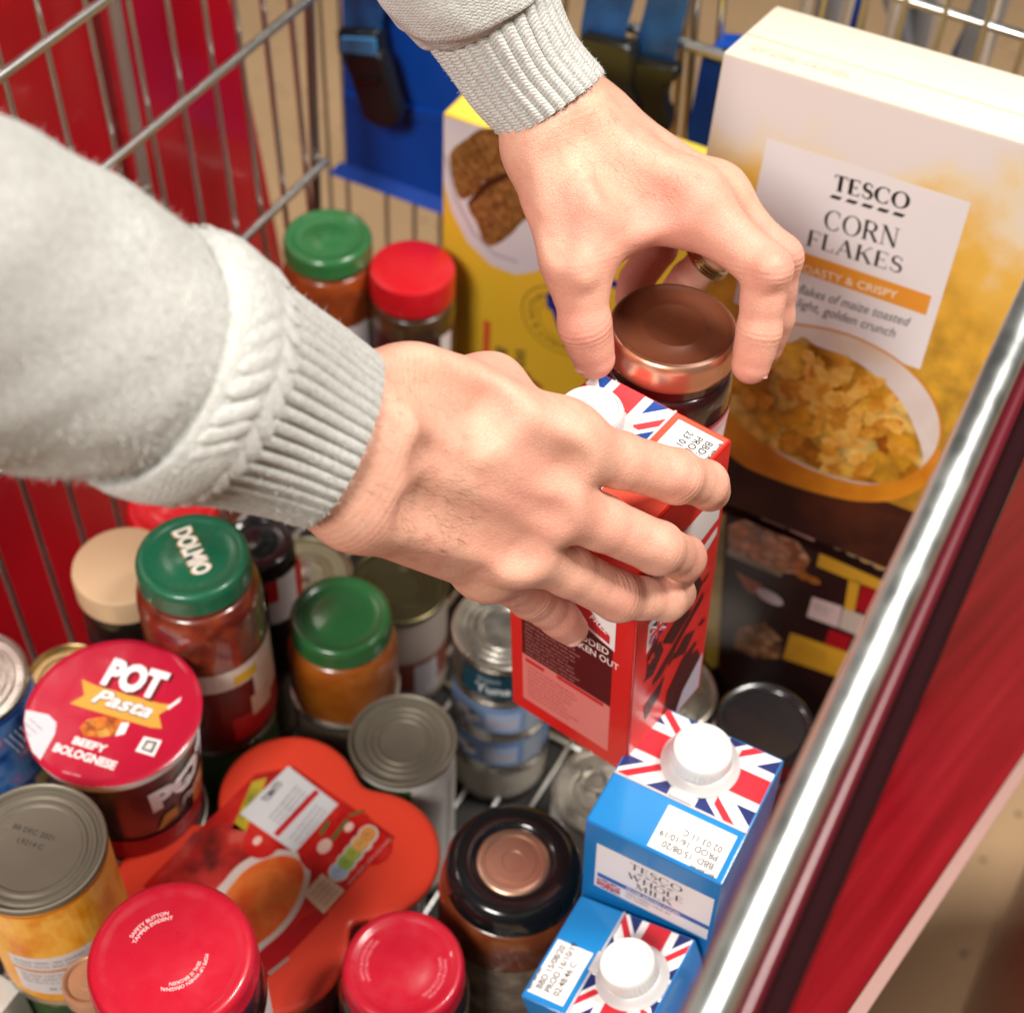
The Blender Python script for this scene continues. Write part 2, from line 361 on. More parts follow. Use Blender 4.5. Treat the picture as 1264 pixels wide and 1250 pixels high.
def union_flag(pr, lo, hi, c, wd, ht, layer=1, red='#d62534', blue='#1c2a6b', white='#f4f2f2'):
    """a Union flag of size wd x ht centred at c, cropped to the rectangle lo-hi"""
    pr.rect(lo[0], lo[1], hi[0], hi[1], ink(white), layer)
    R, B = ink(red), ink(blue)
    def P(pts, m, l):
        q = clip([(c[0] + x, c[1] + y) for x, y in pts], lo, hi)
        if len(q) >= 3: pr.poly(q, m, l)
    cx_, cy_ = wd * .083, ht * .167                     # half width of the white cross
    X, Y = wd / 2, ht / 2; k = Y / X; dw = ht * .11     # half width of the white diagonal, measured vertically
    for sx in (1, -1):
        for sy in (1, -1):
            P([(sx * cx_, sy * (cx_ * k + dw)), (sx * (Y - dw) / k, sy * Y), (sx * cx_, sy * Y)][::1 if sx * sy > 0 else -1], B, layer + 1)
            P([(sx * (cy_ + dw) / k, sy * cy_), (sx * X, sy * cy_), (sx * X, sy * (Y - dw))][::1 if sx * sy > 0 else -1], B, layer + 1)
            s = sx * sy; o1, o2 = (0, dw * .62) if sx > 0 else (-dw * .62, 0)
            if sy < 0: o1, o2 = (-o2, -o1) if sx < 0 else (-o2, -o1)
            x0 = max(cx_, cy_ / k) * 1.02
            P([(sx * x0, sy * x0 * k + o1), (sx * X, sy * Y + o1), (sx * X, sy * Y + o2), (sx * x0, sy * x0 * k + o2)], R, layer + 2)
    rc, rr = wd * .05, ht * .10
    P([(-rc, -Y), (rc, -Y), (rc, Y), (-rc, Y)], R, layer + 3); P([(-X, -rr), (-rc, -rr), (-rc, rr), (-X, rr)], R, layer + 3); P([(rc, -rr), (X, -rr), (X, rr), (rc, rr)], R, layer + 3)

class Face(Print):
    """a print on a flat face; px() turns a point seen in the photograph into the face's own coordinates"""
    def __init__(s, o, U, V, lay=0.00013):
        s.o = np.asarray(o, float); s.U = _n(U); s.V = _n(V); s.N = np.cross(s.U, s.V)
        Print.__init__(s, plane_fn(s.o, s.U, s.V), lay)
    def px(s, x, y):
        p = on_plane(x, y, s.o, s.N) - s.o; return (p @ s.U, p @ s.V)
    def pp(s, pts, m, layer=1, soft=False): q = [s.px(*p) for p in pts]; s.poly(rounded(q) if soft else q, m, layer)
    def band(s, t, A, B, T, m, layer=2, bold=0, serif=False, shear=0.0, wt=1.0):
        """lettering with its baseline from A to B and its cap line at T (photograph points)"""
        a, b, c = (np.array(s.px(*q)) for q in (A, B, T)); d = b - a; L = np.linalg.norm(d); rot = math.atan2(d[1], d[0])
        n = np.array([-d[1], d[0]]) / L; h = abs((c - a) @ n)
        if serif:
            wd = sum(SER[ch][0] + .06 if ch != ' ' else .35 for ch in t) - .06
            s.serif(t, a[0], a[1], h, m, layer, rot=rot, align='L', sx=L / (wd * h), wt=wt)
        else:
            V, _ = text2d(t, bold); wd = (V[:, 0].max() - V[:, 0].min()) / .7
            s.text(t, a[0], a[1], h, m, layer, rot=rot, bold=bold, align='L', sx=L / (wd * h), shear=shear)

# ================================================================== the setting
FL = 0.53                                              # inside bottom of the basket
def sheet(name, x0, x1, y0, y1, z, m, kind='structure'):
    mb = MB(); mb.add([(x0, y0, z), (x1, y0, z), (x1, y1, z), (x0, y1, z)], [(0, 1, 2, 3)], m)
    o = mb.build(name, smooth=False); o["kind"] = kind; return o
fm = mat("terrazzo_floor", (0.60, 0.395, 0.22), rough=0.34, var=(3, (0.50, 0.325, 0.18), .35, .7))
nt = fm.node_tree; b = nt.nodes["Principled BSDF"]; base = b.inputs["Base Color"].links[0].from_socket
tc = nt.nodes.new("ShaderNodeTexCoord"); vo = nt.nodes.new("ShaderNodeTexVoronoi"); vo.inputs["Scale"].default_value = 46; nt.links.new(tc.outputs["Object"], vo.inputs["Vector"])
mr = nt.nodes.new("ShaderNodeMapRange"); mr.inputs[1].default_value = .12; mr.inputs[2].default_value = .24; mr.inputs[3].default_value = 0.8; mr.inputs[4].default_value = 0
nt.links.new(vo.outputs["Distance"], mr.inputs[0]); cs = nt.nodes.new("ShaderNodeSeparateColor"); nt.links.new(vo.outputs["Color"], cs.inputs[0])
gt = nt.nodes.new("ShaderNodeMath"); gt.operation = 'GREATER_THAN'; gt.inputs[1].default_value = .6; nt.links.new(cs.outputs[0], gt.inputs[0])
mu = nt.nodes.new("ShaderNodeMath"); mu.operation = 'MULTIPLY'; nt.links.new(mr.outputs[0], mu.inputs[0]); nt.links.new(gt.outputs[0], mu.inputs[1])
mx = nt.nodes.new("ShaderNodeMix"); mx.data_type = 'RGBA'; mx.inputs[7].default_value = (0.12, 0.085, 0.055, 1)
nt.links.new(base, mx.inputs[6]); nt.links.new(mu.outputs[0], mx.inputs[0]); nt.links.new(mx.outputs[2], b.inputs["Base Color"])
sheet("floor", -6, 6, -4, 8, 0.0, fm)

# red boards either side of the trolley
t = thing("red_board", "tall glossy red board standing outside the left wire side of the trolley", "board", (-0.68, 0.2, 0))
mb = MB()
P0 = on_plane(284, 0, (-.68, 0, 0), (1, 0, 0)); P1 = on_plane(346, 310, (-.68, 0, 0), (1, 0, 0))
sl = (P1[1] - P0[1]) / (P1[2] - P0[2]); ey = lambda z: P0[1] + (z - P0[2]) * sl
for x in (-.68, -.70):
    mb.add([(x, -0.6, 0.02), (x, ey(0.02), 0.02), (x, ey(1.25), 1.25), (x, -0.6, 1.25)], [(0, 1, 2, 3) if x > -.69 else (3, 2, 1, 0)], REDGLOSS)
mb.add([(-.68, ey(.02), .02), (-.70, ey(.02), .02), (-.70, ey(1.25), 1.25), (-.68, ey(1.25), 1.25)], [(0, 1, 2, 3)], REDGLOSS)
mb.add([(-.68, -.6, 1.25), (-.68, ey(1.25), 1.25), (-.70, ey(1.25), 1.25), (-.70, -.6, 1.25)], [(0, 1, 2, 3)], REDGLOSS)
mb.build("panel", t, smooth=False)
mb = MB(); tube(mb, [(-.665, ey(1.1) - .115, .03), (-.665, ey(1.1) - .115, 1.25)], .0048, mat("warm_grey_post", (.34, .27, .23), rough=.4, metal=.5), 14); mb.build("post", t)

t = thing("red_board", "slanting glossy red board with pale top edge beside the thick metal rail", "board", (0.0, 0.9, 0))
A0 = at(1050, 1250, .86); A1 = at(1264, 935, 1.12); dA = A1 - A0; B0 = A0 - dA * .9; B1 = A0 + dA * 2.2
G0 = on_plane(988, 1090, (0, 0, .02), (0, 0, 1)); G1 = on_plane(1080, 812, (0, 0, .02), (0, 0, 1)); G0, G1 = G0 - (G1 - G0) * 1.2, G1 + (G1 - G0) * 1.6
mb = MB(); nrm = _n(np.cross(B1 - B0, B0 - G0)); nrm = nrm if nrm[0] > 0 else -nrm
q = [B0, B1, G1, G0]; RS = cloud_print("reflection_streaked_red", ['#780812', '#8e0f1a', '#9c1622', '#ae222c'], 5, rough=.32, detail=3, stretch=(.5, 6, 1), lo=.25, hi=.75)  # streaks imitate blurred reflections along the board, painted into its red
LB = np.linalg.norm(B1 - B0); HB = np.linalg.norm(B0 - G0)
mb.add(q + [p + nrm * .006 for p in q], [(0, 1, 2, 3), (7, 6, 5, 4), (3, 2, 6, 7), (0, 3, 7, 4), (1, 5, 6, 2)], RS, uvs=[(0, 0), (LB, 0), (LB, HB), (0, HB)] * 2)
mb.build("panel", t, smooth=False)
mb = MB(); mb.add([B0 - nrm * .001, B1 - nrm * .001, B1 + nrm * .007, B0 + nrm * .007, B0 - nrm * .001 + [0, 0, .004], B1 - nrm * .001 + [0, 0, .004], B1 + nrm * .007 + [0, 0, .004], B0 + nrm * .007 + [0, 0, .004]], [(4, 5, 6, 7), (0, 1, 5, 4), (2, 3, 7, 6), (0, 4, 7, 3), (1, 2, 6, 5)], mat("pale_edge", (.46, .27, .24), rough=.5)); mb.build("edge_strip", t, smooth=False)

c = at(1425, 1290, 1.45); c[2] = 0
t = thing("red_tub", "dark red rounded tub on the floor in the bottom right corner", "tub", c)
RT = mat("brownish_red_plastic", (0.17, 0.022, 0.012), rough=0.28, coat=.3, var=(5, (.24, .012, .008), .4, .7))
lobj("body", c, [(0, 0.003, RT), (.15, .003, RT), (.158, .02, RT), (.185, .42, RT), (.190, .43, RT), (.18, .435, RT), (.155, .03, RT), (0, .03, RT)], t)
lobj("rim", c + [0, 0, .43], [(.186, 0, RT), (.197, .004, RT), (.199, .012, RT), (.193, .018, RT), (.183, .014, RT), (.183, .004, RT)], t)

# ================================================================== the trolley
TR = thing("shopping_trolley", "silver wire shopping trolley holding all the groceries", "shopping trolley", (-.30, .45, 0))
_unit = None
def rod(name, a, b, r, m, parent=TR):
    """a straight rod: one shared mesh, scaled"""
    global _unit
    if _unit is None: _unit = {}
    if m.name not in _unit:
        mb = MB(); tube(mb, [(0, 0, 0), (0, 0, .5), (0, 0, 1)], 1, m, 12); o = mb.build(name, None); _unit[m.name] = o.data; bpy.data.objects.remove(o)
    o = bpy.data.objects.new(name, _unit[m.name]); COL.objects.link(o)
    a = Vector(a); d = Vector(b) - a; o.parent = parent
    o.matrix_world = Matrix.Translation(a) @ d.to_track_quat('Z', 'Y').to_matrix().to_4x4() @ Matrix.Diagonal((r, r, d.length, 1))
    return o
XL, XR = -.585, -.02
wz = [.569, .606, .642, .676, .711, .742, .772, .803]
ys = [.569 - .0362 * k for k in range(14, 0, -1)] + [.569, .606, .642, .676, .711, .742, .772, .803]
for y in ys: rod("wire", (XL, y, FL - .005), (XL - .012, y, 1.10), .0022, CHROME)
for z in (1.032, .930, .786): rod("rail", (XL + .004, .02, z), (XL + .004, .816, z), .0034, CHROME)
rod('corner_post', on_plane(394, 330, (XL - .002, 0, 0), (1, 0, 0)), on_plane(380, -40, (XL - .006, 0, 0), (1, 0, 0)), .0038, mat('dark_zinc', (.33, .32, .30), rough=.35, metal=1.0))
rod("rail", (XL, .0, 1.103), (XL, .95, 1.103), .006, CHROME)
YB = .955
xs = [on_plane(x, 260, (0, YB, 0), (0, 1, 0))[0] for x in (409, 430, 477, 511, 543, 577, 611, 645, 679, 713, 747, 781, 815)] + [XL + .33 + .0275 * k for k in range(9)]
for x in xs: rod("wire", (x, YB, FL - .005), (x, YB + .004, 1.10), .0022, CHROME)
for z in (.60, .975): rod("rail", (XL, YB + .005, z), (XR, YB + .005, z), .0034, CHROME)
for k in range(23): rod("wire", (XL + .008 + .0245 * k, .02, FL - .008), (XL + .008 + .0245 * k, YB, FL - .008), .0022, CHROME)
for k in range(9): rod("wire", (XL, .05 + .11 * k, FL - .012), (XR, .05 + .11 * k, FL - .012), .003, CHROME)
mb = MB(); box(mb, (XL, .02, FL - .022), I3, (0, 0, 0), (XR - XL, YB - .02, .006), mat('gap_shade_dark', (.012, .011, .010), rough=.7, var=(20, (.02, .018, .016), .4, .6)), .001); mb.build('gap_shade_sheet', TR)  # dark sheet added to imitate the shade in gaps between the goods
for k in range(20): rod("wire", (XR - .008, .05 + .046 * k, FL - .005), (XR, .05 + .046 * k, 1.10), .0022, CHROME)
for z in (.93, .75, .62): rod("rail", (XR, .02, z), (XR, .95, z), .0034, CHROME)
# thick top rail on the near right side, close under the camera
k = .66; ra = on_plane(1264, 408, (-.035 * k, 0, 0), (1, 0, 0)); rb = on_plane(850, 1250, (-.035 * k, 0, 0), (1, 0, 0))
ra = at(1257, 408, .80 * k); rb = at(872, 1250, .575 * k); dr = rb - ra
RAILM = mat("polished_rail", (0.72, 0.75, 0.73), rough=0.36, metal=1.0, rvar=(60, .28, .46))
mb = MB(); tube(mb, [ra - dr * 1.1, ra, rb, rb + dr * .25], .0058, RAILM, 28); mb.build("top_rail", TR)
sdx = np.array([.0078, 0, -.010])
mb = MB(); tube(mb, [ra - dr * 1.1 + sdx, rb + dr * .25 + sdx], .0030, mat("rail_red_reflection", (.10, .004, .012), rough=.3), 14); mb.build("shade_reflection_strip", TR)  # thin red strip imitating the red board's reflection along the rail
sdx = np.array([.0135, 0, -.018])
mb = MB(); tube(mb, [ra - dr * 1.1 + sdx, rb + dr * .25 + sdx], .0046, mat('rail_side_shade', (.016, .003, .004), rough=.9, spec=.08), 14); mb.build('shade_reflection_strip', TR)  # dark strip added in place of the shadow just right of the rail
# child seat flap, straps, buckles
yS = .925
f = lambda x, y, Y=yS: on_plane(x, y, (0, Y, 0), (0, 1, 0))
def slab(mb, pts, th, m):
    q = [np.asarray(p) for p in pts]; n = len(q); mb.add(q + [p + np.array([0, th, 0]) for p in q], [tuple(range(n))[::-1], tuple(range(n, 2 * n))] + [(i, (i + 1) % n, n + (i + 1) % n, n + i) for i in range(n)], m)
mb = MB(); slab(mb, [f(421, -60), f(427, 206), f(545, 252), f(640, 283), f(640, -10)], .006, SEATBLUE)
lip = [f(421, 200), f(640, 278)]; lo = [f(411, 208) + [0, -.008, 0], f(640, 290) + [0, -.008, 0]]
mb.add([lip[0], lip[1], lo[1], lo[0]] + [p + np.array([0, .004, -.004]) for p in (lip[0], lip[1], lo[1], lo[0])], [(0, 1, 2, 3), (7, 6, 5, 4), (3, 2, 6, 7), (0, 3, 7, 4)], SEATBLUE)
slab(mb, [f(427, 112) + [0, -.004, 0], f(427, 126) + [0, -.004, 0], f(640, 172) + [0, -.004, 0], f(640, 158) + [0, -.004, 0]], .003, SEATBLUE)
seat = mb.build("child_seat_flap", TR, angle=30)
mb = MB(); slab(mb, [f(866, 72), f(848, 165), f(848, 182), f(905, 196), f(905, 60), f(880, 58)], .02, SEATBLUE); mb.build("child_seat_arm", TR, angle=30)
def strap(top0, top1, bot0, bot1, Y):
    g = lambda p: on_plane(*p, (0, Y, 0), (0, 1, 0)); mb = MB()
    a, b_, c_, d_ = g(top0), g(top1), g(bot1), g(bot0); n = 8
    V = []
    for i in range(n + 1):
        s = i / n; wv = np.array([0, .003 * math.sin(s * 5), 0]); V += [a + (d_ - a) * s + wv, b_ + (c_ - b_) * s + wv]
    V2 = [v + np.array([0, .0016, 0]) for v in V]; m = len(V)
    fs = [(2 * i, 2 * i + 2, 2 * i + 3, 2 * i + 1) for i in range(n)] + [(m + 2 * i, m + 2 * i + 1, m + 2 * i + 3, m + 2 * i + 2) for i in range(n)]
    fs += [(2 * i, m + 2 * i, m + 2 * i + 2, 2 * i + 2) for i in range(n)] + [(2 * i + 1, 2 * i + 3, m + 2 * i + 3, m + 2 * i + 1) for i in range(n)]
    mb.add(V + V2, fs, STRAP); return mb.build("strap", TR)
def buckle(par, outline, Y, slots=()):
    g = lambda p: on_plane(*p, (0, Y, 0), (0, 1, 0)); bm = bmesh.new()
    vs = [bm.verts.new(g(p)) for p in outline]; bm.faces.new(vs)
    r = bmesh.ops.extrude_face_region(bm, geom=list(bm.faces)); bmesh.ops.translate(bm, verts=[v for v in r['geom'] if isinstance(v, bmesh.types.BMVert)], vec=(0, .014, 0))
    bmesh.ops.recalc_face_normals(bm, faces=bm.faces); bmesh.ops.bevel(bm, geom=list(bm.edges), offset=.0022, segments=3, affect='EDGES')
    mb = MB(); bm.verts.index_update(); mb.add([v.co for v in bm.verts], [[v.index for v in f_.verts] for f_ in bm.faces], BLACK_MATT); bm.free()
    for (x0, y0, x1, y1) in slots:
        p = [g(q) for q in ((x0, y0), (x1, y0), (x1, y1), (x0, y1))]; slab(mb, [v + np.array([0, -.003, 0]) for v in p], .004, BLACK_PL)
    return mb.build("buckle", par, angle=40)
s1 = strap((424, -30), (472, -20), (424, 78), (466, 82), .905)
buckle(s1, [(420, 70), (466, 66), (474, 82), (484, 120), (492, 140), (488, 158), (466, 160), (448, 148), (438, 118), (428, 88)], .893, [(440, 96, 468, 104)])
buckle(s1, [(414, 38), (462, 40), (466, 50), (468, 74), (416, 70)], .899)
mb = MB(); slab(mb, [f(420, 48, .894), f(461, 50, .894), f(463, 69, .894), f(420, 65, .894)], .004, mat('light_blue_webbing', (.05, .20, .42), rough=.4, bump=(500, .3))); mb.build('loop', s1)
s2 = strap((722, -30), (786, -30), (718, 46), (770, 58), .90)
buckle(s2, [(716, 44), (774, 58), (782, 70), (776, 110), (790, 140), (772, 168), (730, 140), (722, 110), (706, 80)], .888)
s3 = strap((802, -30), (852, -30), (784, 66), (834, 78), .905)
buckle(s3, [(780, 74), (834, 86), (834, 100), (822, 108), (818, 130), (826, 152), (820, 170), (790, 166), (766, 148), (778, 112), (774, 90)], .893)
lp = MB(); g = lambda x, y: on_plane(x, y, (0, .90, 0), (0, 1, 0)); tube(lp, [g(782, 48), g(782, 118), g(766, 128)], .0035, BLACK_PL, 10); lp.build("clip_edge", s2)
rod("rail", on_plane(777, 34, (0, .915, 0), (0, 1, 0)), on_plane(900, 72, (0, .915, 0), (0, 1, 0)), .0042, CHROME)
for px in (838, 852, 884): rod("wire", on_plane(px + 12, -40, (0, .94, 0), (0, 1, 0)), on_plane(px - 8, 190, (0, .94, 0), (0, 1, 0)), .0032, CHROME)
rod("wire", on_plane(834, 130, (0, .91, 0), (0, 1, 0)), on_plane(826, 178, (0, .91, 0), (0, 1, 0)), .003, BRASSY)

# the next trolley nested behind, top right
T2 = thing("shopping_trolley", "grey and blue end of a second wire trolley behind the cereal box", "shopping trolley", (-.1, 1.25, 0))
BARW = mat("bright_bar", (.80, .76, .68), rough=.3, metal=.6)
for px in (1002, 1056, 1114, 1172, 1236):
    rod("wire", on_plane(px, -30, (0, 1.06, 0), (0, 1, 0)), on_plane(px - 34, 110, (0, 1.06, 0), (0, 1, 0)), .0044, BARW, T2)
GREYP = mat("grey_tube", (.30, .31, .34), rough=.35, metal=.4); BLUEP = mat("blue_handle", (.006, .035, .22), rough=.35)
for a, b_, r, m, nme in (((1034, -20), (1010, 110), .016, GREYP, "frame_tube"), ((1155, -20), (1122, 120), .010, GREYP, "frame_tube"), ((1230, -20), (1180, 130), .014, GREYP, "frame_tube"), ((1060, -10), (1048, 60), .009, BLUEP, "handle_piece"), ((1165, -30), (1156, 8), .008, BLUEP, "handle_piece"), ((1204, 32), (1186, 70), .008, BLUEP, "handle_piece"), ((1105, -20), (1130, 90), .012, GREYP, "frame_tube")):
    rod(nme, on_plane(*a, (0, 1.13, 0), (0, 1, 0)), on_plane(*b_, (0, 1.13, 0), (0, 1, 0)), r, m, T2)

# ================================================================== groceries: builders
def steel_end(r, d=.0035, ridges=3, r0=.42):
    """profile of a can end from the centre outwards, rim on top at z=0"""
    p = [(0, -d)]; r0 *= r
    for i in range(ridges):
        a = r0 + i * .13 * r; p += [(a, -d), (a + .03 * r, -d + .0011), (a + .07 * r, -d + .0011), (a + .10 * r, -d)]
    p += [(.90 * r, -d), (.93 * r, -.0005), (.955 * r, 0), (.985 * r, -.0004), (r, -.0016), (r, -.0034), (.965 * r, -.0046)]
    return p
def can(label, top, r, h, lab=None, end=STEEL, name="tin_can", cat="tin", zb=None, group=None, ridges=3, beads=False, wall=STEEL, pull=False, lab_z=None, r0=.42):
    c = np.array(top, float); base = c[2] - h if zb is None else zb; h = c[2] - base
    t = thing(name, label, cat, (c[0], c[1], base), group)
    lobj("tin_end", c, [(a, z, end) for a, z in steel_end(r, ridges=ridges, r0=r0)], t)
    b0 = np.array([c[0], c[1], base])
    pr = [(0, .002), (.9 * r, .002), (.97 * r, 0), (r, .0015), (r, .004), (.965 * r, .006)]
    if beads:
        z = .02
        while z < h - .024: pr += [(.965 * r, z), (.945 * r, z + .0025), (.965 * r, z + .005)]; z += .0062
    pr += [(.965 * r, h - .0046)]
    lobj("tin_body", b0, [(a, z, wall) for a, z in pr], t, seg=64)
    if lab is not None:
        z0, z1 = lab_z or (.0065, h - .006); lr = .972 * r
        lobj("paper_label", b0, [(lr - .0003, z0, lab), (lr, z0, lab), (lr, z1, lab), (lr - .0003, z1, lab)], t)
    if pull:
        mb = MB(); a = math.radians(random.uniform(0, 360)); d = np.array([math.cos(a), math.sin(a), 0]); e = np.array([-d[1], d[0], 0]); o = c + [0, 0, -.0012]
        ring = [o + d * (.012 + .0105 * math.cos(q)) + e * (.0085 * math.sin(q)) for q in np.linspace(0, 2 * PI, 20, endpoint=False)]
        tube(mb, ring, .0013, STEEL, 8, closed=True); box(mb, o + d * -.004, [d, e, [0, 0, 1]], (-.007, -.005, -.001), (.008, .005, .0008), STEEL, .0005)
        mb.build("ring_pull", t)
    return t, b0, .972 * r, h
def lid_prof(R, hh, m, mtop=None, button=.38, drop=.0016):
    mt = mtop or m
    return [(0, hh - .0005 - drop * .4, mt), (button * R * .88, hh - .0005 - drop * .4, mt), (button * R, hh - drop * 1.0 - .0004, mt), (.74 * R, hh - drop - .0004, mt), (.79 * R, hh - .0012, mt), (.84 * R, hh - .0002, m), (.90 * R, hh, m), (.95 * R, hh - .0008, m), (.985 * R, hh - .0028, m), (R, hh - .0055, m), (R, .0032, m), (1.012 * R, .0022, m), (1.014 * R, .0012, m), (1.0 * R, 0, m), (.93 * R, 0, m)]
def jar(label, top, rl, lidm, zb, rb, cont, lid_h=.016, name="glass_jar", cat="jar", group=None, neck=.005, sh=.016, lab=None, lab_z=(.02, .07), lidtop=None, button=.38, lidprof=None, fill=None, drop=.0016, glass=None):
    c = np.array(top, float); h = c[2] - zb; b0 = np.array([c[0], c[1], zb]); t = thing(name, label, cat, b0, group)
    lobj("lid", b0 + [0, 0, h - lid_h], lidprof or lid_prof(rl, lid_h, lidm, lidtop, button, drop), t, seg=96)
    hs = h - lid_h - neck; rn = rl * .94
    sp = [(rn + (rb - rn) * (1 - math.cos(q)) , hs - sh * math.sin(q)) for q in np.linspace(0, PI / 2, 8)]
    sp = [(rn + (rb - rn) * math.sin(q), hs - sh * (1 - math.cos(q))) for q in np.linspace(0, PI / 2, 8)]
    pr = [(0, .003), (rb * .8, .003), (rb * .9, 0), (rb * .97, .001), (rb, .006)] + sp[::-1] + [(rn, h - lid_h + .004)]
    gl = glass or cont; fz = hs - sh * .25 if fill is None else fill
    lobj("glass", b0, [(a, z, gl if z > fz else cont) for a, z in pr], t, seg=80)
    if lab is not None:
        z0, z1 = lab_z; lr = rb + .00025
        lobj("paper_label", b0, [(lr - .0004, z0, lab), (lr, z0, lab), (lr, z1, lab), (lr - .0004, z1, lab)], t, seg=80)
    return t, b0, rb, h
def content(name, c, c2, scale=120, lo=.4, hi=.65): return mat(name, c, rough=.35, coat=1.0, var=(scale, c2, lo, hi))
PAPER = mat("white_paper_label", (.74, .72, .69), rough=.45)
FACE_A = lambda b0: math.atan2(-b0[1], -b0[0])        # the side of a round thing that faces the camera

# ================================================================== groceries: the tall boxes
def rotm(yaw, lean, roll):
    a, b_, c_ = (math.radians(q) for q in (yaw, lean, roll))
    Rz = np.array([[math.cos(a), -math.sin(a), 0], [math.sin(a), math.cos(a), 0], [0, 0, 1]])
    Rx = np.array([[1, 0, 0], [0, math.cos(b_), -math.sin(b_)], [0, math.sin(b_), math.cos(b_)]])
    Ry = np.array([[math.cos(c_), 0, math.sin(c_)], [0, 1, 0], [-math.sin(c_), 0, math.cos(c_)]])
    return Rz @ Rx @ Ry
def mw(R, o):
    m = Matrix.Identity(4)
    for i in range(3):
        for j in range(3): m[i][j] = R[i, j]
    m.translation = Vector(np.asarray(o).tolist()); return m
INK = ink('#1d1a1c'); WHITE = ink('#f2eeec')

# corn flakes
R = rotm(-1, -8, -2); o = at(893, 65, .85)
t = thing("cereal_box", "large pale cereal box with a bowl of corn flakes printed on its front", "cereal box", mw=mw(R, o - R[:, 2] * .30))
CARD = mat("cream_card", (.72, .64, .52), rough=.42, bump=(30, .08))
mb = MB(); box(mb, o, R.T, (0, 0, -.30), (.192, .076, 0), CARD, .0012); mb.build("carton", t)
mb = MB(); box(mb, o, R.T, (.0015, .030, .0002), (.1905, .0755, .0011), CARD, .0004); mb.build("top_flap", t)
fc = Face(o, R[:, 0], R[:, 2])
gold = cloud_print("wheat_field_print", ['#c98a1d', '#d99c2a', '#e7b64a', '#efcf86'], 22, stretch=(1, 1.6, 1), lo=.25, hi=.75)
fc.rect(.0012, -.2985, .1908, -.0012, ink('#e9e0da'), 1)
# sky-to-field print, soft cloud edge
field = bpy.data.materials.new("field_print"); field.use_nodes = True; nt = field.node_tree; b = nt.nodes["Principled BSDF"]; b.inputs["Roughness"].default_value = .4
uv = nt.nodes.new("ShaderNodeUVMap"); sx = nt.nodes.new("ShaderNodeSeparateXYZ"); nt.links.new(uv.outputs[0], sx.inputs[0])
no = nt.nodes.new("ShaderNodeTexNoise"); no.inputs["Scale"].default_value = 14; no.inputs["Detail"].default_value = 5; nt.links.new(uv.outputs[0], no.inputs["Vector"])
ma = nt.nodes.new("ShaderNodeMath"); ma.operation = 'MULTIPLY_ADD'; ma.inputs[1].default_value = .17; nt.links.new(no.outputs["Fac"], ma.inputs[0]); nt.links.new(sx.outputs[1], ma.inputs[2])
mr = nt.nodes.new("ShaderNodeMapRange"); mr.inputs[1].default_value = .068; mr.inputs[2].default_value = -.125; nt.links.new(ma.outputs[0], mr.inputs[0])
rp = nt.nodes.new("ShaderNodeValToRGB"); e = rp.color_ramp.elements; cols = [(0, '#e6dcd8'), (.12, '#ecd9b8'), (.26, '#edbb52'), (.45, '#e8b03c'), (.75, '#dca632'), (1, '#c08a24')]
while len(e) < len(cols): e.new(.5)
for i, (p, c) in enumerate(cols): e[i].position = p; e[i].color = (*lin(c), 1)
nt.links.new(mr.outputs[0], rp.inputs[0])
wv = nt.nodes.new("ShaderNodeTexNoise"); wv.inputs["Scale"].default_value = 60; wv.inputs["Detail"].default_value = 8; nt.links.new(uv.outputs[0], wv.inputs["Vector"])
m2 = nt.nodes.new("ShaderNodeMix"); m2.data_type = 'RGBA'; m2.blend_type = 'MULTIPLY'; nt.links.new(rp.outputs[0], m2.inputs[6])
wr = nt.nodes.new("ShaderNodeMapRange"); wr.inputs[1].default_value = .35; wr.inputs[2].default_value = .65; wr.inputs[3].default_value = .62; wr.inputs[4].default_value = 1.1; nt.links.new(wv.outputs["Fac"], wr.inputs[0]); nt.links.new(wr.outputs[0], m2.inputs[7])
mk = nt.nodes.new("ShaderNodeMapRange"); mk.inputs[1].default_value = .25; mk.inputs[2].default_value = .6; nt.links.new(mr.outputs[0], mk.inputs[0]); nt.links.new(mk.outputs[0], m2.inputs[0])
nt.links.new(m2.outputs[2], b.inputs["Base Color"])
fc.rect(.0014, -.2983, .1906, -.0014, field, 2)
lab0 = fc.px(945, 180); lab1 = fc.px(1199, 250); lab2 = fc.px(1134, 455)
fc.rect(lab0[0], lab2[1], lab1[0], lab1[1], ink('#eae4e4'), 3)
k = lab1[0] - lab0[0]
fc.band("TESCO", (1028, 234), (1121, 259), (1031, 215), INK, 4, serif=True, wt=1.45)
for i in range(5):
    a = fc.px(1024 + 19.3 * i, 243 + 5.3 * i); fc.poly([(a[0], a[1]), (a[0] + .0058, a[1]), (a[0] + .0074, a[1] + .0022), (a[0] + .0016, a[1] + .0022)], INK, 4)
fc.band("CORN", (1016, 281), (1107, 306), (1021, 258), INK, 4, serif=True)
fc.band("FLAKES", (995, 302), (1113, 338), (1000, 283), INK, 4, serif=True)
ob = fc.px(1147, 390); ot = fc.px(1150, 366); fc.rect(lab0[0], ob[1], ot[0], ot[1] + .0006, ink('#e89a35'), 4)
fc.band("TOASTY & CRISPY", (981, 332), (1107, 369), (984, 323), ink('#f8e6c8'), 5, bold=.012)
fc.band("whole flakes of maize toasted", (946, 349), (1120, 402), (949, 338), ink('#4a4448'), 5, shear=.25)
fc.band("for a light, golden crunch", (950, 367), (1103, 416), (953, 356), ink('#4a4448'), 5, shear=.25)
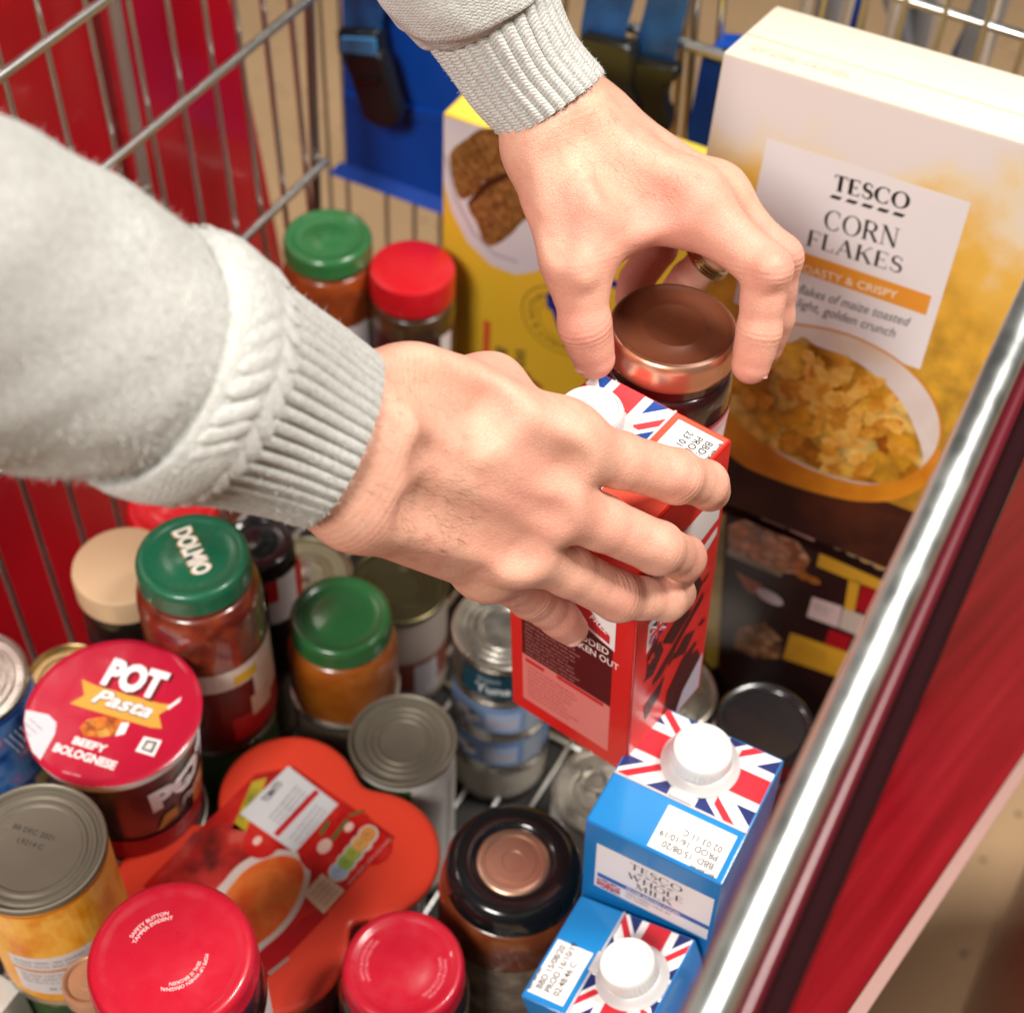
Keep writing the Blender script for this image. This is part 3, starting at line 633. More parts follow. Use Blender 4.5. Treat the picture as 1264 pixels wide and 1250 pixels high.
# printed bowl of flakes
bc = fc.px(1028, 508)
rim = [fc.px(*p) for p in ((905, 430), (912, 408), (940, 398), (990, 399), (1050, 412), (1105, 440), (1145, 478), (1163, 518), (1160, 552), (1140, 578), (1105, 595), (1060, 598), (1000, 580), (950, 552), (915, 510), (904, 470))]
lowb = [fc.px(*p) for p in ((904, 470), (915, 510), (950, 552), (1000, 580), (1060, 598), (1105, 595), (1140, 578), (1160, 552), (1160, 575), (1140, 600), (1105, 616), (1060, 618), (1010, 608), (960, 592), (915, 572), (890, 540))]
shad = [fc.px(*p) for p in ((860, 548), (900, 540), (960, 580), (1060, 612), (1150, 600), (1200, 560), (1240, 700), (1000, 640), (860, 590))]
fc.rect(.0002, -.2995, .1918, fc.px(960, 566)[1], cloud_print('dark_table_print', ['#30130a', '#3f1a0c', '#5a2a12'], 24), 4)
fc.poly(rounded(lowb), cloud_print("bowl_outside_print", ['#c87812', '#e08e1c', '#ea9c28'], 30), 5)
rc = np.mean(rim, axis=0); fc.poly(rounded([tuple(rc + (np.array(p) - rc) * 1.0) for p in rim]), ink('#d98a2c'), 6); fc.poly(rounded([tuple(rc + (np.array(p) - rc) * .975) for p in rim]), cloud_print('bowl_inside_print', ['#d9c6bc', '#e4d8d2', '#dcc0a0'], 18), 7)
heap = [fc.px(1018 + (p[0] - 1024) * 1.07, 514 + (p[1] - 508) * 1.10) for p in ((906, 480), (918, 440), (945, 425), (985, 424), (1000, 418), (1015, 428), (1050, 440), (1085, 462), (1112, 490), (1128, 520), (1138, 556), (1120, 575), (1080, 582), (1030, 572), (975, 548), (930, 520))]
fl = photo_print("corn_flake_print", ['#c0690c', '#dd9018', '#f0ac28', '#f8bc40', '#fcd070', '#cf7d10'], 62, .8)
fc.poly(rounded(heap), fl, 8)
for i in range(80):
    a = random.choice(heap); s_ = random.uniform(.05, .9); u, v = bc[0] + (a[0] - bc[0]) * s_, bc[1] + (a[1] - bc[1]) * s_
    fc.blob(u, v, random.uniform(.005, .0095), random.uniform(.003, .0055), cloud_print("flake_print_%d" % (i % 4), [['#c77d18', '#e9ab3e'], ['#d79328', '#f0c466'], ['#b26a12', '#dd9a30'], ['#e29a2c', '#f4c060']][i % 4], 130), 9 + i * .2, n=14, j=.22, rot=random.uniform(0, 3))
fc.build("front_print", t)
tf = Face(o + R[:, 2] * .0012, R[:, 0], R[:, 1]); tf.band("BEST BEFORE 14 AUG 2020", (925, 60), (1045, 95), (930, 54), ink('#cfc6ba'), 1); tf.build("top_print", t)

# dark ready-meal box under it
yb = .676; zt = FL + .218
fo = np.array([on_plane(878, 640, (0, yb, 0), (0, 1, 0))[0], yb, zt])
t = thing("meal_box", "dark boxed meal with printed bean photos standing under the cereal box", "food box", fo - [0, 0, .218])
DARKC = mat("dark_brown_card", (.022, .006, .005), rough=.38, var=(20, (.035, .008, .006), .4, .6))
mb = MB(); box(mb, fo, I3, (0, 0, -.218), (.158, .045, 0), DARKC, .001); mb.build("carton", t)
fc = Face(fo, (1, 0, 0), (0, 0, 1))
fc.pp([(879, 640), (896, 632), (886, 820), (868, 835)], cloud_print("spine_print", ['#cdbfa4', '#b99a3c', '#5e4a16'], 14), 1)
bean = photo_print("bean_print", ['#9d5428', '#e08850', '#f0a878', '#ffc8a0', '#b4662e', '#eaa85e'], 120, .3)
fc.pp([(899, 648), (918, 640), (950, 655), (985, 668), (1000, 690), (992, 708), (962, 706), (930, 690), (900, 680)], bean, 2)
for a, w_ in (((992, 710), 1), ((1005, 716), .8)): u, v = fc.px(*a); fc.blob(u, v, .005 * w_, .004, ink('#b06a24'), 3)
fc.pp([(898, 676), (935, 692), (966, 706), (965, 712), (930, 698), (898, 684)], ink('#a2937c'), 3)
PINK = ink('#d4aca0')
fc.pp([(944, 622), (973, 634), (970, 652), (940, 640)], PINK, 2); fc.pp([(977, 636), (1008, 648), (1005, 668), (974, 654)], PINK, 2)
for i in range(5):
    u, v = fc.px(1019 + 17 * i, 662 + 8 * i); fc.ell(u, v, .0058, .0062, ink('#cbb7a8'), 2 + i * .7); fc.ell(u, v, .0046, .005, ink(['#c9b8b0', '#8fa33c', '#9aa83c', '#c8a23c', '#c79a3a'][i]), 6 + i * .7)
YEL = ink('#d8a42c')
fc.pp([(1012, 682), (1094, 718), (1090, 732), (1008, 698)], YEL, 2)
fc.pp([(1048, 714), (1062, 718), (1052, 768), (1040, 764)], YEL, 2); fc.pp([(1064, 720), (1094, 732), (1084, 760), (1056, 752)], ink('#a8141e'), 2)
fc.pp([(1003, 736), (1040, 748), (1034, 774), (996, 760)], ink('#dcc4c0'), 3); fc.pp([(1041, 750), (1070, 760), (1064, 786), (1035, 774)], ink('#cbbcae'), 3)
fc.lines(*fc.px(1006, 744), .018, 3, .003, .0014, INK, 4)
fc.pp([(1024, 776), (1052, 786), (1044, 804), (1018, 794)], ink('#a8141e'), 2)
fc.pp([(976, 780), (1050, 806), (1036, 836), (966, 812)], YEL, 2); fc.lines(*fc.px(985, 790), .032, 4, .0035, .0014, ink('#6a4a12'), 3)
u, v = fc.px(950, 736); fc.ell(u, v, .0105, .006, ink('#e7e2e2'), 3, rot=-.15)
fc.pp([(908, 704), (942, 722), (930, 734), (922, 728)], ink('#b4604c'), 2)
fc.pp([(912, 774), (945, 768), (966, 790), (962, 812), (932, 812), (906, 798)], photo_print("mixed_bean_print", ['#3a1c0c', '#b07850', '#e8bc94', '#d09448', '#8a5028', '#f0d0a4'], 140, .3), 2)
fc.lines(*fc.px(948, 760), .03, 3, .0045, .0022, ink('#2c1c18'), 2)
fc.build("front_print", t)

# yellow wheat biscuit box
yo = on_plane(547, 140, (0, .80, 0), (0, 1, 0))
t = thing("cereal_box", "yellow cereal box with wheat biscuits on a white plate behind the upper hand", "cereal box", (yo[0], yo[1], FL))
YC = mat("yellow_card", (.80, .50, .035), rough=.36, var=(6, (.78, .46, .025), .4, .6))
YT = mat("yellow_card_top", (.82, .62, .08), rough=.38)
mb = MB(); box(mb, yo, I3, (0, 0, FL - yo[2]), (.27, .062, 0), YC, .0012); mb.build("carton", t)
tp = Face(yo + [0, 0, .0001], (1, 0, 0), (0, 1, 0)); tp.rect(.001, .001, .269, .061, YT, 1); tp.build("top_flap", t)
fc = Face(yo, (1, 0, 0), (0, 0, 1))
plate = cloud_print("plate_print", ['#cfc6cf', '#d9d1d6', '#e6e0e0'], 8)
fc.pp([(548, 143), (620, 164), (720, 200), (728, 250), (715, 290), (690, 315), (662, 335), (636, 339), (606, 327), (578, 300), (558, 262), (548, 225)], plate, 1, False)
rm = [(551, 190), (562, 240), (585, 285), (612, 312), (640, 322)]
fc.poly([fc.px(*p) for p in rm] + [fc.px(x - 2, y + 3) for x, y in rm[::-1]], ink('#b9afb6'), 2)
bis = photo_print("wheat_biscuit_print", ['#7a4a1c', '#8f5c28', '#a97438', '#b98548', '#966230'], 330, .9)
fc.pp([(556, 190), (575, 172), (600, 158), (650, 165), (652, 200), (645, 220), (622, 232), (600, 222), (590, 236), (570, 246), (560, 225)], bis, 3, True)
fc.pp([(578, 252), (596, 232), (622, 215), (650, 205), (690, 215), (690, 258), (650, 270), (632, 288), (612, 302), (598, 300), (590, 278)], bis, 4, True)
fc.poly([fc.px(*p) for p in ((600, 222), (622, 214), (650, 203), (648, 209), (622, 222), (604, 232), (580, 254), (577, 250))], ink('#3f2210'), 5)
cc = fc.px(690, 396); GR = ink('#7d6a2c')
ra_ = abs(fc.px(643, 396)[0] - cc[0])
for rr, wdt in ((1.0, .035), (.55, .04)): fc.ell(cc[0], cc[1], ra_ * rr, ra_ * rr, GR, 2, hole=1 - wdt)
fa = Print(arc_fn(lambda u, v, h: fc.fn(u + cc[0], v + cc[1], h), ra_ * .74, math.radians(180)))
fa.text("WHEAT & NOTHING BUT", 0, -.003, .0062, GR, 2, bold=.01); fa.build("ring_lettering", t)
BL = ink('#1c2a86')
fc.pp([(676, 368), (690, 376), (700, 404), (720, 430), (738, 470), (728, 472), (708, 436), (690, 408)], BL, 3); fc.pp([(674, 362), (684, 362), (686, 385), (676, 380)], BL, 4)
fc.pp([(752, 342), (768, 350), (764, 358), (752, 352)], BL, 3)
a, b_ = fc.px(597, 394), fc.px(603, 440); fc.rect(a[0], b_[1], a[0] + .0065, a[1], ink('#d2582a'), 2)
fc.text("BISC", *fc.px(612, 442), .010, ink('#2c2a3c'), 2, rot=-PI / 2, bold=.02); fc.text("WHEAT", *fc.px(634, 456), .010, ink('#3c342c'), 2, rot=-PI / 2, bold=.02)
for a in ((652, 470), (662, 476), (646, 462)): u, v = fc.px(*a); fc.blob(u, v, .006, .005, ink('#b4641c'), 2)
fc.build("front_print", t)

# ================================================================== groceries: drink cartons
def carton(label, Rm, tl, cols, wd=.07, dp=.075, hh=.195, cap_d=.0295, band=.03, bbd=("BBD: 15/08/20", "PROD: 16/10/19", "02 03 11 C"), front=None, side=None, group="long life drink cartons", seam=None):
    """brick carton: local x across the front, y backwards, z up; the origin is the front left top corner"""
    tl = np.asarray(tl, float); A = Rm.T
    t = thing("drink_carton", label, "carton", group=group, mw=mw(Rm, tl - Rm[:, 2] * hh))
    body = mat("carton_board_" + cols[0], cols[0], rough=.3, coat=.15, bump=(35, .06))
    mb = MB(); box(mb, tl, A, (0, 0, -hh), (wd, dp, 0), body, .0016); mb.build("carton_body", t)
    top = Face(tl, Rm[:, 0], Rm[:, 1])
    cu, cv = wd * .5, band + (dp - band) * .52
    union_flag(top, (.0012, band + .0008), (wd - .0012, dp - .0012), (cu, cv), wd * 1.22, (dp - band) * 1.55, 1, red=cols[3], blue=cols[4])
    top.rect(.0012, .0012, wd - .0012, band - .0008, ink(cols[1], .3, .15), 1)
    lw = wd * .50; top.rect(wd - .004 - lw, .0022, wd - .004, band - .004, WHITE, 2)
    DOT = ink('#2a2828')
    for i, s_ in enumerate(bbd): top.text(s_, wd - .0075, .0085 + i * .0052, .0036, DOT, 3, rot=PI, align='L', sx=.9, bold=.012)
    top.text("BEST BEFORE:", wd - .0052, .0032, .0015, DOT, 3, rot=PI, align='L', bold=.02)
    top.build("top_print", t)
    mb = MB(); box(mb, tl, A, (.0006, band - .0007, .0001), (wd - .0006, band + .0005, .0009), mat("seam_fold", (.62, .60, .60), rough=.4), .0003); mb.build("seam_fold", t)
    C_ = tl + Rm @ np.array([cu, cv, 0.0004]); r = cap_d / 2
    c = lobj("cap_base", C_, [(0, 0, CLEAR_PL), (r * 1.32, 0, CLEAR_PL), (r * 1.34, .0012, CLEAR_PL), (r * 1.18, .003, CLEAR_PL), (r * 1.10, .0055, CLEAR_PL), (r * 1.03, .006, CLEAR_PL), (0, .006, CLEAR_PL)], t, axis=Rm[:, 2])
    mb = MB(); box(mb, C_, A, (-r * .42, -r * 1.62, 0), (r * .42, 0, .0020), CLEAR_PL, .0009); mb.build("pouring_lip", c)
    mb = MB(); seg = 120; rings = []
    prof = [(r * 1.02, .0062, 1), (r * 1.01, .0130, 1), (r * .985, .0148, 0), (r * .95, .0156, 0), (r * .86, .0157, 0), (r * .83, .0151, 0), (0.0, .0149, 0)]
    z = Rm[:, 2]; x = Rm[:, 0]; y = Rm[:, 1]
    for rr, zz, kn in prof[:-1]:
        rings.append([C_ + z * zz + (x * math.cos(a) + y * math.sin(a)) * (rr + (.00035 * math.cos(a * 40) if kn else 0)) for a in np.linspace(0, 2 * PI, seg, endpoint=False)])
    V = [p for q in rings for p in q] + [C_ + z * prof[-1][1]]; n = len(rings)
    mb.add(V, [(i * seg + j, i * seg + (j + 1) % seg, (i + 1) * seg + (j + 1) % seg, (i + 1) * seg + j) for i in range(n - 1) for j in range(seg)] + [((n - 1) * seg + j, (n - 1) * seg + (j + 1) % seg, n * seg) for j in range(seg)], WHITE_PL)
    mb.build("cap", t, angle=50)
    if front: f_ = Face(tl, Rm[:, 0], Rm[:, 2]); front(f_, wd, hh); f_.build("front_print", t)
    if side: f_ = Face(tl + Rm[:, 1] * dp, -Rm[:, 1], Rm[:, 2]); side(f_, dp, hh); f_.build("side_print", t)
    return t
RB2 = np.array([[.999, 0, -.034], [-.001, .999, -.033], [.034, .033, .999]]); RB2 = np.linalg.qr(RB2)[0]; RB2 *= np.sign(np.diag(RB2))
RB3 = np.array([[-.029, .955, -.296], [-.998, -.042, -.040], [-.051, .294, .954]])
RR = np.array([[.157, -.986, -.047], [.987, .159, -.030], [.037, -.041, .998]])
def orth(M):
    u, _, v = np.linalg.svd(M); return u @ v
RB3 = orth(RB3); RR = orth(RR)
def milk_front(f, wd, hh):
    BLU = ink('#2b5fae'); TX = ink('#2c2c38')
    f.rect(wd * .10, -.062, wd * .97, -.0165, ink('#eae6e8'), 1)
    f.serif("TESCO", wd * .55, -.0255, .0058, TX, 2, sx=1.25)
    for i in range(5): f.poly([(wd * .41 + .0042 * i, -.0285), (wd * .41 + .0028 + .0042 * i, -.0285), (wd * .41 + .0034 + .0042 * i, -.0275), (wd * .41 + .0006 + .0042 * i, -.0275)], TX, 2)
    f.serif("WHOLE", wd * .55, -.0362, .0056, TX, 2, sx=1.25); f.serif("MILK", wd * .55, -.0436, .0056, TX, 2, sx=1.25)
    f.rect(wd * .12, -.0505, wd * .97, -.0462, BLU, 2); f.text("FROM BRITISH FARMS", wd * .55, -.0494, .0022, WHITE, 3, bold=.02)
    union_flag(f, (wd * .12, -.060), (wd * .30, -.0515), (wd * .21, -.0557), wd * .18, .0085, 2)
    f.text("100% FRESH MILK IN", wd * .34, -.0545, .002, TX, 3, align='L'); f.text("our cartons", wd * .34, -.0578, .002, TX, 3, align='L')
k2 = 1.06
carton("bright blue milk carton standing upright with its white screw cap beside the rail", RB2, at(722, 1012, .73 * k2), ('#1173b8', '#1b85cc', '', '#d62534', '#1c2a6b'), wd=.07 * k2, dp=.075 * k2, hh=.15, cap_d=.0305, band=.03 * k2, front=milk_front)
k3 = .925
p3 = at(717, 1103, .899 * k3)
carton("bright blue milk carton tilted sideways at the bottom edge with date label facing up", RB3, p3, ('#1173b8', '#1b85cc', '', '#d62534', '#1c2a6b'), wd=.07 * k3, dp=.075 * k3, hh=.17, cap_d=.0285, band=.03 * k3, bbd=("BBD 15/08/20", "PROD 16/10/19", "02:48:46 C"))
# the red carton held by the lower hand
def red_front(f, wd, hh):                               # faces right in the picture
    RD = ink('#e02b22', .3, .15); BK = ink('#2a0c0c')
    f.rect(.001, -hh + .001, wd - .001, -.001, RD, 1)
    a = [f.px(*p) for p in ((770, 800), (765, 805), (782, 805), (855, 712), (888, 640), (880, 628), (800, 640))]
    f.poly([(.010, -.030), (.066, -.030), (.066, -.062), (.010, -.098)], ink('#e9e4e6'), 2)
    f.poly([(.010, -.062), (.066, -.050), (.066, -.056), (.010, -.074)], ink('#d8232c'), 3)
    union_flag(f, (.0115, -.094), (.026, -.078), (.0185, -.086), .015, .016, 3)
    for q in ([(.012, -.104), (.022, -.100), (.026, -.112), (.018, -.124), (.012, -.122)], [(.024, -.104), (.044, -.092), (.052, -.078), (.058, -.092), (.050, -.106), (.034, -.116)], [(.018, -.130), (.036, -.118), (.060, -.100), (.060, -.106), (.036, -.126), (.020, -.138)], [(.036, -.132), (.046, -.122), (.056, -.128), (.048, -.140)], [(.030, -.190), (.034, -.158), (.046, -.142), (.058, -.140), (.064, -.160), (.064, -.190)], [(.012, -.146), (.030, -.138), (.026, -.152), (.014, -.160)]):
        f.poly(q, BK, 3)
    for i in range(16): f.blob(random.uniform(.014, .062), random.uniform(-.15, -.09), random.uniform(.002, .006), random.uniform(.001, .003), BK if i % 2 else RD, 4, j=.5, rot=random.uniform(.3, .9))
    f.poly([(.044, -.192), (.067, -.192), (.067, -.160), (.050, -.176)], ink('#c9c6d4'), 4)
def red_side(f, dp, hh):                                # faces the bottom of the picture: the long text panel
    f.rect(.001, -hh + .001, dp - .001, -.001, ink('#d0201c', .3, .15), 1)
    MAR = ink('#4d0c10'); TXT = ink('#f0dcd8')
    f.rect(.008, -.142, dp - .012, -.06, MAR, 2); f.rect(.008, -.183, dp - .012, -.142, ink('#dd7f78'), 2)
    f.poly([(dp * .40, -.082), (dp * .66, -.050), (dp - .011, -.050), (dp - .011, -.094)], ink('#ece6e6'), 3)
    f.poly([(dp * .46, -.0815), (dp * .58, -.067), (dp - .014, -.084), (dp - .014, -.0905)], ink('#c4202a'), 4)
    f.text("FREE", dp * .72, -.081, .004, WHITE, 5, rot=-.5, bold=.02)
    f.text("NOTHING ADDED", .0095, -.0995, .0050, TXT, 5, align='L', bold=.015, sx=.86); f.text("NOTHING TAKEN OUT", .0095, -.1068, .0050, TXT, 5, align='L', bold=.015, sx=.76)
    f.lines(.010, -.1125, dp - .026, 9, .0034, .0017, ink('#c98a84'), 3)
    f.lines(.011, -.152, dp - .030, 8, .0036, .0017, ink('#9c3c38'), 3)
    f.rect(.03, -.1455, dp - .016, -.1425, ink('#c4242a'), 3); f.rect(.010, -.1475, .022, -.1445, ink('#c4242a'), 3)
tR = np.array([-.138, .408, -.506 + H])
carton("red juice carton held up by the lower hand with flag patterned top", RR, tR, ('#c81d1a', '#ee5a45', '', '#e8434a', '#1b4b98'), front=red_front, side=red_side, bbd=("BBD: 07/01/20", "PROD: 11/10/19", "23 01 19 C"))

# ================================================================== groceries: jars
GREEN = mat("dark_green_lid", (.008, .115, .055), rough=.28, coat=.4, rvar=(120, .22, .42))
GREEN2 = mat("mid_green_lid", (.022, .125, .035), rough=.26, coat=.5)
REDL = mat("crimson_lid", (.46, .008, .025), rough=.34, coat=.35, spec=.35, rvar=(120, .24, .46))
REDL2 = mat("scarlet_lid", (.50, .006, .012), rough=.32, coat=.3)
CREAM = mat("cream_lid", (.72, .50, .30), rough=.36)
PEACH = mat("peach_lid", (.66, .36, .22), rough=.34, metal=.4)
TOMATO = content("tomato_sauce", (.115, .012, .004), (.23, .035, .008), 90)
ORANGE = content("orange_sauce", (.30, .075, .006), (.38, .11, .010), 60)
DARKJAM = content("dark_jam", (.022, .002, .003), (.05, .003, .004), 60)
COFFEE = content("dark_contents", (.012, .007, .005), (.02, .010, .006), 60)
OLIVE = content("olive_paste", (.035, .016, .006), (.07, .03, .009), 80)
GLASS = mat("clear_glass", (.9, .93, .92), rough=.02, trans=1.0, ior=1.45)

# tomato sauce jar with lettered green lid
top = at(237, 684, .893)
t, b0, rb, h = jar("tomato sauce jar with white lettering across its dark green lid", top, .033, GREEN, FL + .145, .037, TOMATO, lab=None)
fc = Face(top + [0, 0, -.0011], (1, 0, 0), (0, 1, 0)); fc.band("DOLMIO", (213, 656), (241, 711), (232, 645), ink('#ece6dc'), 2, bold=.045); fc.band("DOLMIO", (212, 657), (240, 712), (233, 645), ink('#8f7a4a'), 1, bold=.07); fc.build("lid_lettering", t)
a0 = FACE_A(b0); pr = Print(cyl_fn(b0, rb + .0003, a0 + .42)); q = lambda *a, **k: pr.rect(*a, nu=20, **k)
q(-.052, .012, .050, .083, ink('#5a0a0a')); q(-.052, .068, .050, .086, ink('#ddd2c4'), layer=2); q(-.005, .070, .012, .079, ink('#d9b22a'), layer=3); q(.008, .024, .052, .070, ink('#d6c6b6'), layer=2); q(-.01, .012, .05, .036, ink('#a5141a'), layer=3); q(.004, .030, .022, .05, ink('#d2b79a'), layer=4); q(.038, .02, .05, .082, ink('#cfc2c0'), layer=5)
pr.lines(.039, .078, .011, 9, .005, .0016, ink('#55484a'), 6); pr.build("paper_label", t)
can("green labelled tin under the tomato sauce jar with the lettered lid", top - [0, 0, h], .036, .145, lab=mat("green_label", (.05, .10, .025), rough=.4), zb=FL)

# small orange sauce jar, mid green lid
top = at(420, 757, 1.003); zb = top[2] - .078
t, b0, rb, h = jar("small orange sauce jar with plain mid green lid in the middle of the basket", top, .033, GREEN2, zb, .0365, ORANGE, sh=.02, neck=.003, fill=9, button=.5)
BROWNL = cloud_print("brown_foil_label", ['#4a3c30', '#7c6c5c', '#a39484'], 60)
can("tin with a brown and silver label under the small orange sauce jar", top - [0, 0, .078], .0375, zb - FL, lab=BROWNL, zb=FL)
# far green lid
top = at(404, 290, 1.148); zb = top[2] - .10
t, b0, rb, h = jar("orange sauce jar with green lid standing furthest back by the left wires", top, .033, GREEN2, zb, .034, content("deep_orange_sauce", (.22, .035, .006), (.32, .06, .008), 60), fill=.066)
a0 = FACE_A(b0); pr = Print(cyl_fn(b0, rb + .0003, a0)); pr.rect(-.06, .008, .06, .034, ink('#2f6b22'), nu=20); pr.rect(.004, .006, .03, .036, ink('#e2dcdc'), layer=2, nu=8); pr.build("paper_label", t)
can("tin under the furthest orange sauce jar", top - [0, 0, .10], .031, zb - FL, lab=BROWNL, zb=FL)
# red lidded jar beside the yellow box
top = at(509, 328, 1.15); zb = top[2] - .088
t, b0, rb, h = jar("jar with tall plain scarlet lid beside the yellow cereal box", top, .032, REDL2, zb, .0325, OLIVE, lid_h=.024, lidprof=[(0, .024, REDL2), (.0268, .024, REDL2), (.031, .0225, REDL2), (.032, .019, REDL2), (.032, 0, REDL2), (.029, 0, REDL2)], sh=.008, fill=.05)
a0 = FACE_A(b0); pr = Print(cyl_fn(b0, rb + .0003, a0)); pr.rect(-.05, .004, .05, .040, ink('#3a0f10'), nu=20); pr.rect(-.02, .018, .012, .036, ink('#b5161c'), layer=2, nu=8); pr.rect(.022, .004, .034, .040, ink('#e0d6d6'), layer=2, nu=6); pr.build("paper_label", t)
can("tin under the jar with the tall scarlet lid", top - [0, 0, .088], .031, zb - FL, lab=BROWNL, zb=FL)
# cream lid
top = at(151, 696, .965); zb = top[2] - .092
jar("dark jar with smooth cream lid next to the left wires", top, .0315, CREAM, zb, .031, COFFEE, lid_h=.020, lidprof=[(0, .020, CREAM), (.0285, .020, CREAM), (.031, .0185, CREAM), (.0317, .016, CREAM), (.0317, 0, CREAM), (.029, 0, CREAM)], lab=mat("dark_label", (.02, .016, .015), rough=.4), lab_z=(.01, .05))
can("tin under the dark jar with the smooth cream lid", top - [0, 0, .092], .030, zb - FL, lab=BROWNL, zb=FL)
# red lid at the bottom left, black lettering
top = at(211, 1178, .745); zb = top[2] - .155
t, b0, rb, h = jar("dark jam jar whose crimson lid carries white curved safety lettering", top, .0405, REDL, zb, .0415, DARKJAM, lid_h=.017, button=.30, drop=.0009)
fb = plane_fn(top + [0, 0, -.0013], (1, 0, 0), (0, 1, 0)); fc = Face(top + [0, 0, -.0013], (1, 0, 0), (0, 1, 0)); LT = ink('#f0c9c9')
def ang(x, y): u, v = fc.px(x, y); return math.atan2(v, u), math.hypot(u, v)
a1, r1 = ang(184, 1140); p1 = Print(arc_fn(fb, r1 + .0006, a1)); p1.text("SAFETY BUTTON", 0, 0.0002, .0019, LT, 2, bold=.015); p1.build("lid_lettering", t)
p1 = Print(arc_fn(fb, r1 - .0022, a1)); p1.text("TAMPER EVIDENT", 0, .0002, .0019, LT, 2, bold=.015); p1.build("lid_lettering", t)
a2, r2 = ang(234, 1208); p1 = Print(arc_fn(fb, r2 + .0006, a2)); p1.text("POPS UP WHEN ORIGINAL", 0, 0, .0017, LT, 2, bold=.012); p1.build("lid_lettering", t)
p1 = Print(arc_fn(fb, r2 - .0020, a2)); p1.text("SEAL IS BROKEN", 0, 0, .0017, LT, 2, bold=.012); p1.build("lid_lettering", t)
DK = ink('#6a1018')
fc.band("L170 8237", (194, 1192), (224, 1153), (190, 1187), DK, 1); fc.band("OCT 2021", (203, 1193), (231, 1157), (199, 1188), DK, 1); fc.build("date_print", t)
a0 = FACE_A(b0); pr = Print(cyl_fn(b0, rb + .0003, a0 + .75)); pr.rect(-.03, .02, .045, .105, ink('#e6e0e0'), nu=18); pr.rect(-.005, .02, .03, .05, ink('#a9c4dd'), layer=2, nu=10); pr.build("paper_label", t)
can("tin under the jam jar with the lettered crimson lid", top - [0, 0, .155], .0375, zb - FL, lab=BROWNL, zb=FL)
# red lid at the bottom centre
top = at(498, 1190, .826)
t, b0, rb, h = jar("dark jar with bright crimson lid and a round raised button at the bottom edge", top, .0328, REDL, FL + .062, .036, COFFEE, lid_h=.016, button=.42, drop=.0013)
fb = plane_fn(top + [0, 0, -.0017], (1, 0, 0), (0, 1, 0)); LT2 = ink('#ee8a98')
for a_ in (math.radians(200), math.radians(8)):
    for rr in (.0215, .0188): p1 = Print(arc_fn(fb, rr, a_)); p1.text("SAFETY BUTTON POPS", 0, 0, .0016, LT2, 2); p1.build("lid_lettering", t)
can("tin under the jar with the bright crimson button lid", top - [0, 0, h], .0365, .062, lab=BROWNL, zb=FL)
# black lid with rose gold disc
top = at(634, 1059, .863); zb = top[2] - .115
BL_ = BLACK_PL
bp = [(0, .0145, ROSE), (.006, .0145, ROSE), (.0065, .0150, ROSE), (.0125, .0150, ROSE), (.013, .0140, ROSE), (.0155, .0140, ROSE), (.0165, .0152, ROSE), (.0192, .0152, ROSE), (.0205, .0142, BL_), (.022, .0165, BL_), (.024, .0172, BL_), (.031, .0178, BL_), (.034, .0165, BL_), (.0366, .0135, BL_), (.038, .0095, BL_), (.0385, .004, BL_), (.0385, 0, BL_), (.035, 0, BL_)]
t, b0, rb, h = jar("brown sauce jar with black lid and a rose gold disc in its centre", top, .0385, BL_, zb, .0415, content("brown_sauce", (.14, .028, .006), (.21, .05, .010), 50), lid_h=.018, lidprof=bp, sh=.014, neck=.002, fill=9)
a0 = FACE_A(b0); pr = Print(cyl_fn(b0, rb + .0003, a0)); pr.rect(-.07, .006, .07, .060, BROWNL, nu=28); pr.build("paper_label", t)
can("tin under the brown sauce jar with the black and rose gold lid", top - [0, 0, .115], .038, zb - FL, lab=BROWNL, zb=FL)
# held jam jar
top = at(832, 399, .728); zb = top[2] - .098
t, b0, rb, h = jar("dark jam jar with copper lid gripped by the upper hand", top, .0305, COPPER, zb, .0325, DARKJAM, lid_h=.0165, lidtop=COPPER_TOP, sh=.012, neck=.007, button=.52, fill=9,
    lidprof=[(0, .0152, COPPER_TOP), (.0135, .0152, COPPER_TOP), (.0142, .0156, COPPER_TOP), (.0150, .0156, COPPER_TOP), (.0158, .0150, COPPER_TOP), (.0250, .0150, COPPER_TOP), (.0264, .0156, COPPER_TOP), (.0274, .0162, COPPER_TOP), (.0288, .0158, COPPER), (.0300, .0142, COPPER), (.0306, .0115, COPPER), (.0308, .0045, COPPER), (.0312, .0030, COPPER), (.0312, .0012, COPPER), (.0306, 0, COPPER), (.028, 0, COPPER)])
fc = Face(top + [0, 0, -.0012], (1, 0, 0), (0, 1, 0)); EM = mat("embossed_mark", (.15, .045, .018), rough=.4); fc.text("PUSH", 0, .001, .0026, EM, 2, bold=.01); fc.text("OPENED", 0, -.0035, .0022, EM, 2, bold=.01); fc.build("lid_lettering", t)
a0 = FACE_A(b0); pr = Print(cyl_fn(b0, rb + .0003, a0 + .55)); pr.rect(-.035, .004, .036, .056, ink('#c4546a'), nu=18); pr.rect(-.035, .046, .036, .0535, ink('#e4b8c0'), layer=2, nu=18); pr.rect(.008, .022, .026, .048, ink('#e9dfe2'), layer=3, nu=8); pr.build("paper_label", t)

